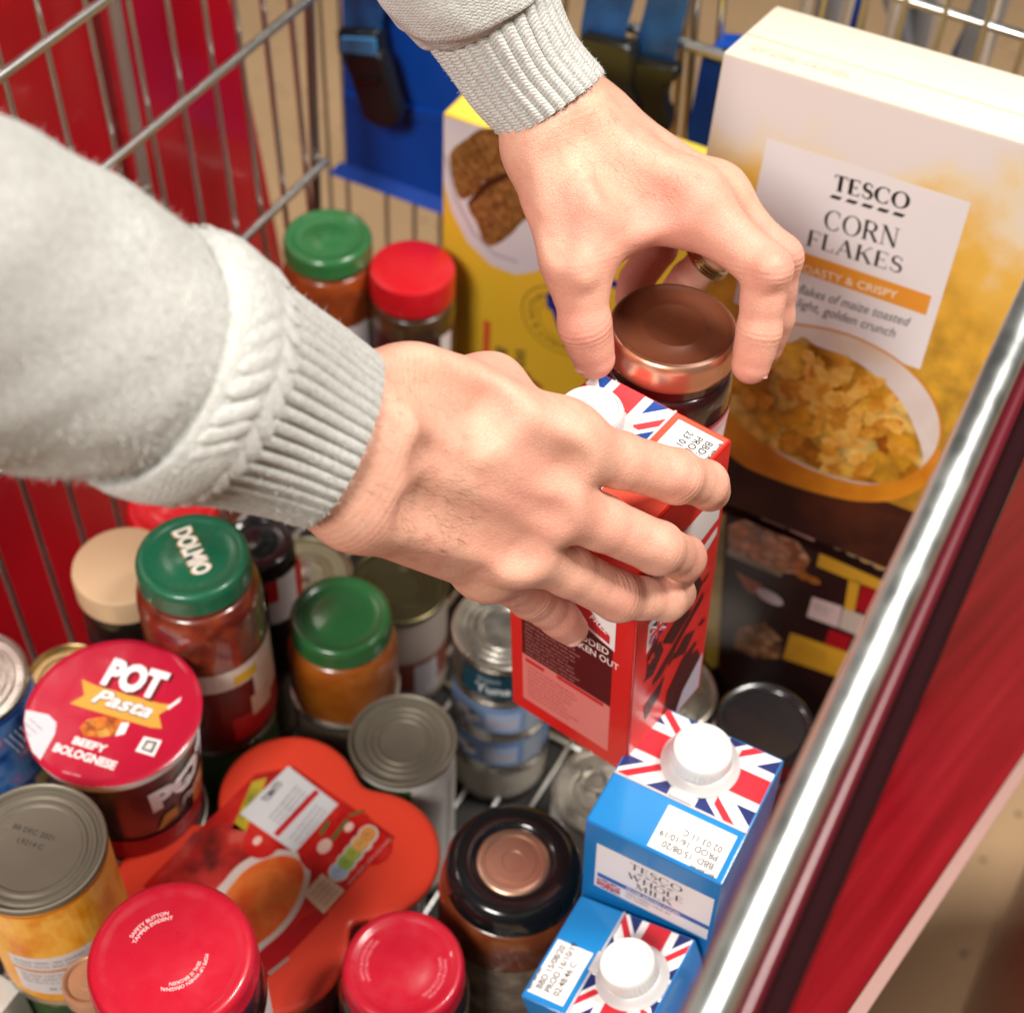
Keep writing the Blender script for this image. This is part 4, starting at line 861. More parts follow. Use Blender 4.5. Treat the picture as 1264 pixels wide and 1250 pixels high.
# jars half hidden behind the tomato sauce jar
top = at(212, 622, 1.06); zb = top[2] - .10
jar("dark jar with red lid half hidden under the sleeve", top, .031, REDL2, zb, .034, COFFEE, lab=BRASSY, lab_z=(.055, .066))
can("tin under the dark jar hidden by the sleeve", top - [0, 0, .10], .036, zb - FL, lab=BROWNL, zb=FL)
top = at(318, 668, 1.03); zb = top[2] - .12
t, b0, rb, h = jar("black jar with red and white paper band behind the lettered green lid", top, .024, BLACK_PL, zb, .026, COFFEE, lid_h=.014)
a0 = FACE_A(b0); pr = Print(cyl_fn(b0, rb + .0004, a0 + .5)); pr.rect(-.012, .062, .012, .108, ink('#e6e2e4'), nu=8); pr.rect(-.012, .086, -.004, .108, ink('#c8282c'), layer=2, nu=4); pr.rect(.012, .07, .026, .108, ink('#c01a20'), nu=6); pr.build("paper_label", t)
can("tin under the black jar with the paper band", top - [0, 0, .12], .022, zb - FL, lab=BROWNL, zb=FL)
# dark lid near the rail
top = at(945, 892, 1.02); zb = top[2] - .115
DKL = mat("smoky_lid", (.016, .014, .016), rough=.22, coat=.5)
jar("jar with dark smoky lid in the shade below the meal box", top, .033, DKL, zb, .0345, COFFEE, lid_h=.020, lidprof=[(0, .0165, DKL), (.026, .0165, DKL), (.0285, .0195, DKL), (.031, .020, DKL), (.033, .018, DKL), (.033, 0, DKL), (.03, 0, DKL)])
# peach lid at the bottom left
top = at(109, 1208, .802); zb = FL
jar("jar with peach coloured lid squeezed behind the lettered crimson lid", top, .0142, PEACH, zb, .0138, COFFEE, lid_h=.012, sh=.004)

# ================================================================== groceries: tins
top = at(497, 911, .99)
t, b0, lr, h = can("upright tin with plain grey ridged end and white and green label", top, .0347, .15, lab=PAPER, end=TIN_GREY, zb=FL, wall=TIN_GREY)
a0 = FACE_A(b0); pr = Print(cyl_fn(b0, lr + .0003, a0)); pr.rect(-.028, .008, .004, h - .008, ink('#3f6a2c'), nu=10); pr.rect(-.02, .03, -.004, h - .03, ink('#7c9a4c'), layer=2, nu=5); pr.lines(.008, h - .016, .022, 14, .0062, .0024, ink('#8a8580'), 2); pr.rect(.034, .02, .05, h - .02, ink('#c9c4c0'), layer=2, nu=5); pr.build("label_print", t)
# orange segments tin
top = at(40, 1043, .795); zb = top[2] - .113
seg_ = cloud_print('orange_segment_print', ['#e07808', '#f29a1c', '#ffc04c', '#f8a828', '#e8860c'], 42, rough=.35, detail=4, stretch=(1, .5, 1))
t, b0, lr, h = can("tin with grey end and orange fruit label at the left edge", top, .0375, .113, lab=ink('#e08a14'), zb=zb, end=TIN_GREY, ridges=2, r0=.64)
a0 = FACE_A(b0); pr = Print(cyl_fn(b0, lr + .0002, a0)); pr.rect(-.085, .008, .085, h - .008, seg_, nu=40)
pr.rect(-.036, .016, .024, .060, ink('#e4dfe0'), layer=2, nu=16); pr.rect(-.036, .043, .022, .0455, ink('#d98a2c'), layer=3, nu=14)
for i, (vv, sz) in enumerate(((.0535, .0026), (.049, .0026))): pr.lines(-.033, vv, .050, 1, .004, sz, ink('#7c7880'), 3)
pr.lines(-.033, .038, .048, 3, .0042, .0024, ink('#6e6a72'), 3); pr.text("in orange juice", -.004, .0215, .0036, ink('#55525c'), 3, bold=.01); pr.build("label_print", t)
fc = Face(top + [0, 0, -.0034], (1, 0, 0), (0, 1, 0)); fc.text("BB DEC 2021", -.006, .006, .003, ink('#3c3a36'), 1, rot=.2); fc.text("L9214 C", -.003, .000, .003, ink('#3c3a36'), 1, rot=.2); fc.build("end_print", t)
can("green labelled tin under the orange fruit tin", [top[0] - .004, top[1] + .002, zb], .035, zb - FL, lab=mat("leaf_green_label", (.05, .11, .03), rough=.4, var=(40, (.02, .05, .015), .4, .6)), zb=FL)
# blue tin at the left edge
top = at(-44, 838, .93)
blu = cloud_print("blue_sea_print", ['#1c3f94', '#2f6cb8', '#5b8fd0', '#8a6fb0', '#cfd4ea'], 60)
t, b0, lr, h = can("tall tin with blue and purple label cut off by the left edge", top, .0375, .16, lab=ink('#1f4a9c'), zb=top[2] - .16)
a0 = FACE_A(b0); pr = Print(cyl_fn(b0, lr + .0002, a0 + .75)); pr.rect(-.04, .085, .045, h - .01, blu, nu=22); pr.rect(-.04, .05, .045, .082, ink('#1c3f86'), nu=22); pr.rect(-.01, .068, .012, .082, ink('#cbb98a'), layer=2, nu=8)
pr.text("PULP", .003, .053, .014, ink('#c9bd96'), 3, bold=.02); pr.rect(-.04, .034, .045, .048, ink('#c3b286'), nu=22, layer=2); pr.build("label_print", t)
can("tin under the tall blue and purple tin", [top[0], top[1], top[2] - .16], .033, top[2] - .16 - FL, lab=BROWNL, zb=FL)
# stack of small tins
top = at(624, 772, 1.045); hh = .0425
for i in range(4):
    tp = top - [0, 0, hh * i]
    lab_ = [None, ink('#7f9cc8'), ink('#7694c4'), ink('#b5aca0')][i]
    L = ["small silver fish tin with teal label, topmost of the stack behind the red carton", "small tin with pale blue label, second from the top of its stack", "small tin with pale blue label, third from the top of its stack", "small tin with plain grey label at the bottom of its stack"][i]
    t, b0, lr, h = can(L, tp, .0365, hh, lab=[STEEL, lab_, lab_, lab_][i], end=STEEL, zb=tp[2] - hh, group="stacked small tins", ridges=4)
    a0 = FACE_A(b0); pr = Print(cyl_fn(b0, lr + .0003, a0))
    if i == 0:
        pr.rect(-.030, .007, .05, .033, ink('#123c4c'), nu=22); pr.text("Tuna", -.006, .0125, .0085, ink('#e8ecec'), 2, bold=.02); pr.text("Skipjack", -.009, .0255, .0036, ink('#c9d4d8'), 2); pr.rect(.012, .008, .03, .014, ink('#3f6f9c'), layer=2, nu=6)
    elif i < 3:
        pr.blob(-.026, .020, .010, .008, ink('#d4d4da'), 2); pr.blob(-.029, .015, .003, .002, ink('#2a2a30'), 3); pr.blob(-.021, .024, .003, .002, ink('#2a2a30'), 3)
        pr.rect(-.010, .010, .014, .031, ink('#a9b9d8'), layer=2, nu=8); pr.text("Cream", .001, .017, .006, ink('#d8b4a8'), 3, bold=.02); pr.rect(.018, .006, .036, .036, ink('#9aa4b4'), layer=2, nu=7)
    else: pr.lines(-.02, .032, .04, 4, .006, .0024, ink('#8c847c'), 2)
    pr.build("label_print", t)
can("round tin with ring pull between the red carton and the blue carton", at(746, 976, 1.075), .0365, .06, end=STEEL, zb=FL, pull=True, lab=PAPER, ridges=2)
can("bare steel tin peeping out behind the foot of the red carton", at(824, 850, 1.13), .0365, .08, end=STEEL, zb=FL, lab=STEEL)
can("ring pull tin with olive tinted end beside the sleeve cuff", at(376, 706, 1.165), .0355, .07, end=mat("olive_lacquer", (.42, .40, .27), rough=.3, metal=.9), zb=FL, pull=True, lab=BROWNL, ridges=2)
t, b0, lr, h = can("tin with dark end and silver rim in the shade of the lower hand", at(492, 720, 1.13), .0365, .10, end=mat("dark_lacquer", (.10, .085, .04), rough=.3, metal=.8), zb=FL, lab=ink('#b9aaa0'))
a0 = FACE_A(b0); pr = Print(cyl_fn(b0, lr + .0003, a0)); pr.rect(-.04, .02, .06, .055, ink('#8a4a38'), nu=20); pr.rect(.01, .01, .03, .05, ink('#c9c4cc'), layer=2, nu=6); pr.build("label_print", t)
can("gold rimmed tin behind the noodle pot by the left wires", at(84, 836, .955), .0262, .12, end=BRASSY, zb=top[2] * 0 + at(84, 836, .955)[2] - .12, wall=BRASSY, lab=mat("gold_label", (.4, .34, .2), rough=.35, metal=.6))
p_ = at(84, 836, .955); can("tin under the gold rimmed tin by the left wires", [p_[0], p_[1], p_[2] - .12], .026, p_[2] - .12 - FL, lab=BROWNL, zb=FL)

# ================================================================== noodle pot with foil lid
top = at(140, 876, .877); zb = top[2] - .108; ct = np.array([top[0], top[1], zb])
t = thing("noodle_pot", "red pasta pot with wrinkled foil lid and white block lettering", "pot", ct)
PR = mat("red_foil_lid", (.42, .006, .030), rough=.26, coat=.25, bump=(34, .5))
R_ = .0495; n = 96; mb = MB(); V = [(top[0], top[1], top[2])]
for rr in (.25, .5, .75, .9, .97, 1.0):
    for a in np.linspace(0, 2 * PI, n, endpoint=False):
        zz = .0004 * math.sin(7 * a + 1) * rr * rr + .0003 * math.sin(13 * a) * (rr > .85)
        V.append((top[0] + R_ * rr * math.cos(a), top[1] + R_ * rr * math.sin(a), top[2] + zz * .3 - (.0008 if rr == 1 else 0)))
Fs = [(0, 1 + j, 1 + (j + 1) % n) for j in range(n)] + [(1 + i * n + j, 1 + (i + 1) * n + j, 1 + (i + 1) * n + (j + 1) % n, 1 + i * n + (j + 1) % n) for i in range(5) for j in range(n)]
mb.add(V, Fs, PR); mb.build("foil_lid", t, angle=60)
POTM = mat("pot_wall", (.03, .022, .02), rough=.3, coat=.3); WP = mat("pot_rim", (.72, .70, .68), rough=.35)
lobj("pot_wall", ct, [(0, .004, POTM), (.034, .004, POTM), (.036, 0, POTM), (.0375, .002, POTM), (.0455, .098, WP), (.0478, .099, WP), (.0485, .102, WP), (.0485, .1065, WP), (.046, .1068, WP)], t, seg=80)
fc = Face(top + [0, 0, .0002], (1, 0, 0), (0, 1, 0), lay=.00016)
SH = ink('#5e0a16'); fc.band("POT", (127, 845), (197, 866), (134, 811), SH, 2, bold=.06); fc.band("POT", (124, 842), (194, 862), (132, 811), ink('#efe8ea'), 3, bold=.055)
TANP = ink('#c9973f'); fc.pp([(101, 838), (119, 846), (197, 868), (216, 870), (196, 882), (200, 899), (186, 898), (104, 874), (86, 868), (104, 858)], TANP, 1)
fc.band("Pasta", (112, 866), (182, 887), (116, 848), ink('#8a7a6a'), 4, bold=.05, shear=.3); fc.band("Pasta", (111, 865), (181, 886), (115, 848), ink('#e6e0e4'), 5, bold=.02, shear=.3)
FOOD = photo_print("pasta_print", ['#a8421a', '#d9772c', '#e9a24a', '#c25a20'], 190, .5)
fc.pp([(98, 898), (108, 888), (130, 884), (152, 888), (160, 896), (148, 906), (126, 910), (104, 909)], FOOD, 2); fc.pp([(150, 892), (160, 892), (154, 906), (142, 909)], ink('#e8e0e0'), 3)
fc.band("BEEFY", (88, 917), (129, 929), (90, 908), ink('#f0dcdc'), 2, bold=.045); fc.band("BOLOGNESE", (64, 926), (140, 950), (67, 916), ink('#f0dcdc'), 2, bold=.045)
fc.pp([(178, 909), (200, 914), (190, 934), (167, 927)], ink('#eae2e2'), 2); fc.pp([(181, 913), (195, 916), (188, 930), (174, 925)], ink('#6b6a66'), 3); fc.pp([(183, 917), (190, 918), (186, 926), (178, 924)], ink('#d8d4d0'), 4)
u0 = [fc.px(*p) for p in ((32, 876), (60, 882), (70, 892), (68, 906), (50, 938), (40, 928), (33, 908), (30, 890))]
fc.poly(u0, ink('#c8c6cc'), 2); fc.lines(*fc.px(36, 888), .016, 6, .0035, .0014, ink('#7d7c84'), 3, rot=-.2)
fc.band("contains wheat", (76, 953), (99, 959), (77, 950), ink('#f0b8c0'), 2)
fc.pp([(206, 873), (224, 860), (222, 866), (208, 876)], ink('#f0dfe0'), 2)
fc.build("lid_print", t)
a0 = FACE_A(ct); cone = lambda u, v, hh_: (lambda rr, a: ct + np.array([(rr + hh_) * math.cos(a), (rr + hh_) * math.sin(a), v]))(.0375 + (v - .002) / .096 * .008 + .0003, a0 + u / .042)
pr = Print(cone); pr.rect(-.075, .004, .10, .030, ink('#b01420'), nu=36); pr.rect(-.06, .030, -.02, .09, ink('#2c2826'), nu=10); pr.rect(-.07, .008, -.03, .024, ink('#c9c0c0'), layer=2, nu=8)
pr.text("POT", .034, .062, .020, ink('#efe8ea'), 3, bold=.06, rot=.05); pr.poly([(.006, .034), (.02, .040), (.06, .048), (.075, .056), (.07, .064), (.055, .060), (.02, .050), (.012, .050)], TANP, 2); pr.rect(.035, .030, .08, .054, FOOD, layer=2, nu=8); pr.text("Pasta", .036, .046, .008, WHITE, 4, shear=.3); pr.text("microwave", .03, .016, .004, ink('#e8c0c0'), 2)
pr.build("label_print", t)
can("wide tin with red and teal label under the pasta pot", [ct[0] + .004, ct[1], zb], .038, zb - FL, lab=cloud_print("teal_label", ['#13312e', '#1c3a38', '#c9c0bc', '#7c1418'], 28), zb=FL)

# ================================================================== clover shaped soup pack
zp = H - .845
pl = lambda x, y: on_plane(x, y, (0, 0, zp), (0, 0, 1))
cen = [(pl(x, y), r_) for (x, y), r_ in (((356, 980), .0425), ((456, 1052), .0425), ((340, 1166), .0415), ((226, 1096), .0425))]
ctr = sum(p for p, _ in cen) / 4
t = thing("soup_pack", "clover shaped red pack of four soup pots with a tomato soup label", "soup pack", (ctr[0], ctr[1], FL))
RP = mat("orange_red_plastic", (.88, .065, .030), rough=.34, coat=.1, bump=(60, .03))
def field_(x, y): return sum(math.exp(-((x - p[0]) ** 2 + (y - p[1]) ** 2) / (r_ * .53) ** 2) for p, r_ in cen)
out = []
for a in np.linspace(0, 2 * PI, 180, endpoint=False):
    lo_, hi_ = .0, .16
    for _ in range(40):
        mid = (lo_ + hi_) / 2
        if field_(ctr[0] + mid * math.cos(a), ctr[1] + mid * math.sin(a)) > math.exp(-(1 / .53) ** 2): lo_ = mid
        else: hi_ = mid
    out.append(lo_)
out = np.array(out); AA = np.linspace(0, 2 * PI, 180, endpoint=False)
mb = MB(); ringsv = []
for off, z in ((-.010, 0.0), (-.004, .0), (-.0012, -.0004), (0, -.0016), (0, -.0040), (-.0010, -.0046), (-.006, -.0050), (-.0075, -.010), (-.012, -.060)):
    ringsv.append([(ctr[0] + (o_ + off) * math.cos(a), ctr[1] + (o_ + off) * math.sin(a), zp + z) for o_, a in zip(out, AA)])
n = 180; V = [p for q in ringsv for p in q]; k = len(ringsv)
Fs = [(i * n + j, (i + 1) * n + j, (i + 1) * n + (j + 1) % n, i * n + (j + 1) % n) for i in range(k - 1) for j in range(n)]
V.append((ctr[0], ctr[1], zp)); Fs += [(len(V) - 1, j, (j + 1) % n) for j in range(n)]
mb.add(V, Fs, RP); mb.build("film_lid", t, angle=50)
BODY = mat("soup_pot_wall", (.30, .02, .012), rough=.3, coat=.4)
for p, r_ in cen: lobj("soup_pot", [p[0], p[1], zp - .075], [(0, 0, BODY), (r_ * .70, 0, BODY), (r_ * .76, .003, BODY), (r_ * .90, .0705, BODY), (r_ * .86, .071, BODY)], t, seg=48)
fc = Face((ctr[0], ctr[1], zp + .0004), (1, 0, 0), (0, 1, 0)); S = 1 / 3.01
Q = lambda x, y: (130 + x * S, 880 + y * S)
FILM = cloud_print("tomato_film_print", ['#9c1210', '#c4201c', '#de3a2c'], 30, rough=.25)
fc.pp([Q(560, 225), Q(700, 200), Q(1075, 460), Q(820, 745), Q(600, 975), Q(560, 990), Q(140, 640), Q(380, 400)], FILM, 1)
fc.pp([Q(330, 440), Q(470, 400), Q(560, 470), Q(590, 520), Q(430, 640), Q(330, 640), Q(180, 620)], cloud_print("herb_print", ['#2c100c', '#8a1c18', '#c02c26', '#d0584c', '#c83830'], 34, rough=.25, detail=3), 2)
fc.pp([Q(545, 255), Q(600, 240), Q(570, 330), Q(520, 440), Q(470, 430)], cloud_print("basil_print", ['#9a8a2c', '#c8b02c', '#6c7a24'], 60, rough=.22), 2)
_tk = [0]
def tom(x, y, r_):
    _tk[0] += .6
    u, v = fc.px(*Q(x, y)); fc.ell(u, v, r_, r_, cloud_print("tomato_print", ['#a00d10', '#c81c18', '#d8352c'], 40, rough=.22), 3 + _tk[0], n=24); u2, v2 = fc.px(*Q(x - 15, y - 5)); fc.ell(u2, v2, r_ * .22, r_ * .3, ink('#f0c8bc', .22), 4.4 + _tk[0], n=12)
tom(830, 500, .0185); tom(580, 480, .011); tom(920, 430, .012); tom(990, 500, .012)
for a, b_ in (((800, 450), (830, 400)), ((842, 470), (900, 392)), ((905, 380), (960, 360))):
    fc.poly([fc.px(*Q(a[0] - 8, a[1])), fc.px(*Q(a[0] + 8, a[1] + 6)), fc.px(*Q(b_[0] + 8, b_[1] + 4)), fc.px(*Q(b_[0] - 8, b_[1]))], ink('#6a6a38', .22), 5)
# soup bowl
bo = [Q(x, y) for x, y in ((400, 680), (440, 625), (500, 560), (580, 520), (660, 508), (730, 525), (760, 570), (755, 640), (720, 730), (660, 810), (590, 870), (545, 900), (440, 840), (400, 780))]
fc.pp(bo, ink('#d9c8c0', .25), 3, True)
bi = [Q(x, y) for x, y in ((440, 690), (470, 640), (520, 585), (590, 545), (660, 530), (715, 545), (738, 585), (732, 640), (700, 720), (645, 795), (580, 850), (540, 870), (470, 820), (440, 760))]
fc.pp(bi, cloud_print("tomato_soup_print", ['#d84a1c', '#e8642a', '#ef8038', '#e06a28'], 40, rough=.22), 4, True)
fc.pp([Q(560, 900), Q(700, 800), Q(735, 760), Q(800, 730), Q(830, 745), Q(600, 985)], ink('#b8141c', .25), 5); fc.pp([Q(603, 965), Q(680, 905), Q(686, 915), Q(609, 977)], ink('#a89a94'), 6)
# info card
fc.pp([Q(680, 198), Q(865, 340), Q(705, 520), Q(500, 375)], ink('#dcdce0'), 6)
fc.pp([Q(780, 285), Q(797, 297), Q(642, 462), Q(625, 448)], ink('#c81c22'), 7)
fc.band("TOMATO", Q(600, 335), Q(660, 265), Q(580, 320), ink('#3a3a42'), 7, bold=.03)
for i in range(4): fc.band("serving suggestion heat", Q(612 + 15 * i, 395 + 11 * i), Q(715 + 15 * i, 275 + 11 * i), Q(603 + 15 * i, 389 + 11 * i), ink('#6a6a74'), 7)
for i in range(3): fc.band("keep refrigerated use by", Q(690 + 17 * i, 470 + 11 * i), Q(790 + 17 * i, 345 + 11 * i), Q(682 + 17 * i, 464 + 11 * i), ink('#8a8a94'), 7)
# traffic light roundels and guide card
for i in range(5):
    u, v = fc.px(*Q(868 + 27 * i, 590 - 34 * i)); fc.ell(u, v, .0062, .0068, ink('#d8d2cc'), 6 + i * .7, n=20); fc.ell(u, v, .0049, .0054, ink(['#a9bfe0', '#8fae4c', '#a4b24c', '#e0a65c', '#d9924c'][i]), 10 + i * .7, n=20)
    fc.text("0.4g", u, v - .0006, .0013, ink('#5c5c5c'), 14, rot=.95)
fc.band("of an adult's reference intake", Q(905, 640), Q(1062, 470), Q(897, 630), ink('#c8a8a4'), 6)
fc.pp([Q(805, 597), Q(890, 660), Q(812, 747), Q(735, 675)], ink('#dcc0a4'), 6)
for i in range(4): fc.band("one of five", Q(768 + 16 * i, 680 + 13 * i), Q(822 + 16 * i, 622 + 13 * i), Q(758 + 16 * i, 672 + 13 * i), ink('#9c6c54'), 7)
fc.build("film_print", t)

# small white and green carton peeping in at the bottom left corner
p = at(-12, 1228, .86); t = thing("card_box", "small white box with green print in the bottom left corner", "box", (p[0], p[1], FL))
mb = MB(); box(mb, (p[0], p[1], FL), I3, (-.06, -.06, 0), (.012, .012, p[2] - FL), mat("white_card", (.72, .71, .66), rough=.4), .001); mb.build("carton", t)
fc = Face((p[0] - .06, p[1] - .06, p[2] + .0001), (1, 0, 0), (0, 1, 0)); fc.rect(.02, .03, .066, .055, ink('#2c6a34'), 1); fc.build("top_print", t)

# ================================================================== the person: hands, sleeves
def skin_material():
    m = bpy.data.materials.new("skin"); m.use_nodes = True; nt = m.node_tree; b = nt.nodes["Principled BSDF"]
    tc = nt.nodes.new("ShaderNodeTexCoord"); L = nt.links.new
    def noise(sc, det, vec=None, rough=.55):
        n = nt.nodes.new("ShaderNodeTexNoise"); n.inputs["Scale"].default_value = sc; n.inputs["Detail"].default_value = det; n.inputs["Roughness"].default_value = rough; L(vec or tc.outputs["Object"], n.inputs["Vector"]); return n
    def mrange(src, a, b_, c, d):
        r = nt.nodes.new("ShaderNodeMapRange"); r.inputs[1].default_value = a; r.inputs[2].default_value = b_; r.inputs[3].default_value = c; r.inputs[4].default_value = d; L(src, r.inputs[0]); return r.outputs[0]
    def mix(fac, a, b_, mode='MIX'):
        x = nt.nodes.new("ShaderNodeMix"); x.data_type = 'RGBA'; x.blend_type = mode
        if isinstance(fac, float): x.inputs[0].default_value = fac
        else: L(fac, x.inputs[0])
        for k, q in ((6, a), (7, b_)):
            if isinstance(q, tuple): x.inputs[k].default_value = (*q, 1)
            else: L(q, x.inputs[k])
        return x.outputs[2]
    def math_(op, a, b_=None, c_=None):
        n = nt.nodes.new("ShaderNodeMath"); n.operation = op
        for i, q in enumerate((a, b_, c_)):
            if q is None: continue
            if isinstance(q, (int, float)): n.inputs[i].default_value = q
            else: L(q, n.inputs[i])
        return n.outputs[0]
    red = nt.nodes.new("ShaderNodeAttribute"); red.attribute_name = "redness"
    cr = nt.nodes.new("ShaderNodeAttribute"); cr.attribute_name = "crease"
    cw = nt.nodes.new("ShaderNodeAttribute"); cw.attribute_name = "crease_weight"
    big = noise(28, 4); med = noise(140, 4)
    col = mix(mrange(big.outputs["Fac"], .35, .65, 0, 1), (.735, .435, .305), (.71, .37, .27))
    col = mix(mrange(med.outputs["Fac"], .45, .75, 0, .5), col, (.65, .27, .195))
    col = mix(math_('MULTIPLY', red.outputs["Fac"], .68), col, (.70, .235, .19))
    pores = noise(900, 2); 
    cell = nt.nodes.new("ShaderNodeTexVoronoi"); cell.inputs["Scale"].default_value = 620; cell.feature = 'DISTANCE_TO_EDGE'
    warp = nt.nodes.new("ShaderNodeMapping"); warp.inputs["Scale"].default_value = (1, .6, 1); L(tc.outputs["Object"], warp.inputs[0]); L(warp.outputs[0], cell.inputs["Vector"])
    net = mrange(cell.outputs["Distance"], 0, .12, 0, 1)
    wn = noise(60, 3)
    ph = math_('MULTIPLY_ADD', wn.outputs["Fac"], 2.2, math_('MULTIPLY', cr.outputs["Fac"], 2200.0))
    wave = math_('MULTIPLY', math_('SINE', ph), cw.outputs["Fac"])
    folds = noise(95, 4)
    h = math_('MULTIPLY_ADD', net, .20, math_('MULTIPLY', pores.outputs["Fac"], .20))
    h = math_('MULTIPLY_ADD', wave, .34, h); h = math_('MULTIPLY_ADD', folds.outputs["Fac"], .8, h)
    col = mix(math_('MULTIPLY', mrange(wave, -1, -.2, 1, 0), math_('MULTIPLY', cw.outputs["Fac"], .35)), col, (.40, .14, .10))
    col = mix(mrange(net, 0, 1, .16, 0), col, (.46, .22, .16))
    L(col, b.inputs["Base Color"])
    bp = nt.nodes.new("ShaderNodeBump"); bp.inputs["Strength"].default_value = .75; bp.inputs["Distance"].default_value = .00055; L(h, bp.inputs["Height"]); L(bp.outputs[0], b.inputs["Normal"])
    b.inputs["Roughness"].default_value = .52; b.inputs["Subsurface Weight"].default_value = .13; b.inputs["Subsurface Radius"].default_value = (.0042, .0016, .0009); b.inputs["Subsurface Scale"].default_value = 1.0
    b.inputs["Specular IOR Level"].default_value = .33
    return m
SKIN = skin_material()
NAIL = mat("fingernail", (.66, .36, .29), rough=.22, coat=.3)

def smin(a, b, k):
    h = np.maximum(k - np.abs(a - b), 0) / k; return np.minimum(a, b) - h * h * k * .25
class Field:
    """signed distance field on a grid; shapes are round cones blended smoothly"""
    def __init__(s, lo, hi, step):
        s.lo = np.asarray(lo); s.step = step; s.n = np.ceil((np.asarray(hi) - s.lo) / step).astype(int) + 1
    def empty(s): return np.full(s.n, .06, np.float32)
    def cone(s, g, a, b, ra, rb, k, sub=False):
        a = np.asarray(a); b = np.asarray(b); pad = max(ra, rb) + k + .004
        i0 = np.clip(np.floor((np.minimum(a, b) - pad - s.lo) / s.step).astype(int), 0, s.n); i1 = np.clip(np.ceil((np.maximum(a, b) + pad - s.lo) / s.step).astype(int) + 1, 0, s.n)
        if (i1 <= i0).any(): return
        X = [(s.lo[q] + s.step * np.arange(i0[q], i1[q])).astype(np.float32) for q in range(3)]
        X = np.meshgrid(*X, indexing='ij'); d = b - a; L2 = d @ d + 1e-12
        t = np.clip(sum((X[q] - a[q]) * d[q] for q in range(3)) / L2, 0, 1)
        dist = np.sqrt(sum((X[q] - a[q] - t * d[q]) ** 2 for q in range(3))) - (ra + (rb - ra) * t)
        sl = tuple(slice(i0[q], i1[q]) for q in range(3))
        g[sl] = smin(g[sl], dist, k) if not sub else -smin(-g[sl], dist, k)
    def mesh(s, g):
        """naive surface nets"""
        nx, ny, nz = g.shape; ins = g < 0
        c = np.zeros((nx - 1, ny - 1, nz - 1), np.int8)
        for dx in (0, 1):
            for dy in (0, 1):
                for dz in (0, 1): c += ins[dx:nx - 1 + dx, dy:ny - 1 + dy, dz:nz - 1 + dz]
        act = (c > 0) & (c < 8); idx = np.argwhere(act); N = len(idx)
        vid = np.full(act.shape, -1, np.int64); vid[tuple(idx.T)] = np.arange(N)
        P = np.zeros((N, 3)); cnt = np.zeros(N)
        cor = [(dx, dy, dz) for dx in (0, 1) for dy in (0, 1) for dz in (0, 1)]
        val = {q: g[idx[:, 0] + q[0], idx[:, 1] + q[1], idx[:, 2] + q[2]] for q in cor}
        for a in cor:
            for ax in range(3):
                if a[ax] == 0:
                    b = list(a); b[ax] = 1; b = tuple(b); va, vb = val[a], val[b]; m = (va < 0) != (vb < 0)
                    t = va[m] / (va[m] - vb[m]); p = np.tile(np.array(a, float), (m.sum(), 1)); p[:, ax] = t; P[m] += p; cnt[m] += 1
        P = s.lo + (idx + P / cnt[:, None]) * s.step
        Q = []
        for ax in range(3):
            o = [0, 0, 0]; o[ax] = 1; A = ins[:nx - o[0], :ny - o[1], :nz - o[2]]; B = ins[o[0]:, o[1]:, o[2]:]
            e = np.argwhere(A != B); u, v = [(1, 2), (2, 0), (0, 1)][ax]
            e = e[(e[:, u] > 0) & (e[:, v] > 0) & (e[:, u] < g.shape[u] - 1) & (e[:, v] < g.shape[v] - 1)]
            f = A[tuple(e.T)]
            def cell(du, dv): q = e.copy(); q[:, u] -= du; q[:, v] -= dv; return vid[tuple(q.T)]
            q = np.stack([cell(1, 1), cell(0, 1), cell(0, 0), cell(1, 0)], 1); q[~f] = q[~f][:, ::-1]; Q.append(q)
        return P, np.concatenate(Q)
def smooth(P, Q, it, lam=.5):
    n = len(P); E = np.concatenate([Q[:, [0, 1]], Q[:, [1, 2]], Q[:, [2, 3]], Q[:, [3, 0]]]); E = np.concatenate([E, E[:, ::-1]])
    deg = np.bincount(E[:, 0], minlength=n)[:, None]
    for k in range(it * 2):
        S_ = np.stack([np.bincount(E[:, 0], weights=P[E[:, 1], q], minlength=n) for q in range(3)], 1) / np.maximum(deg, 1)
        P = P + (lam if k % 2 == 0 else -lam * 1.03) * (S_ - P)
    return P
PERSON = thing("person", "person in a pale grey ribbed jumper lifting a red carton and a copper lidded jar", "person", at(-60, 300, .42))
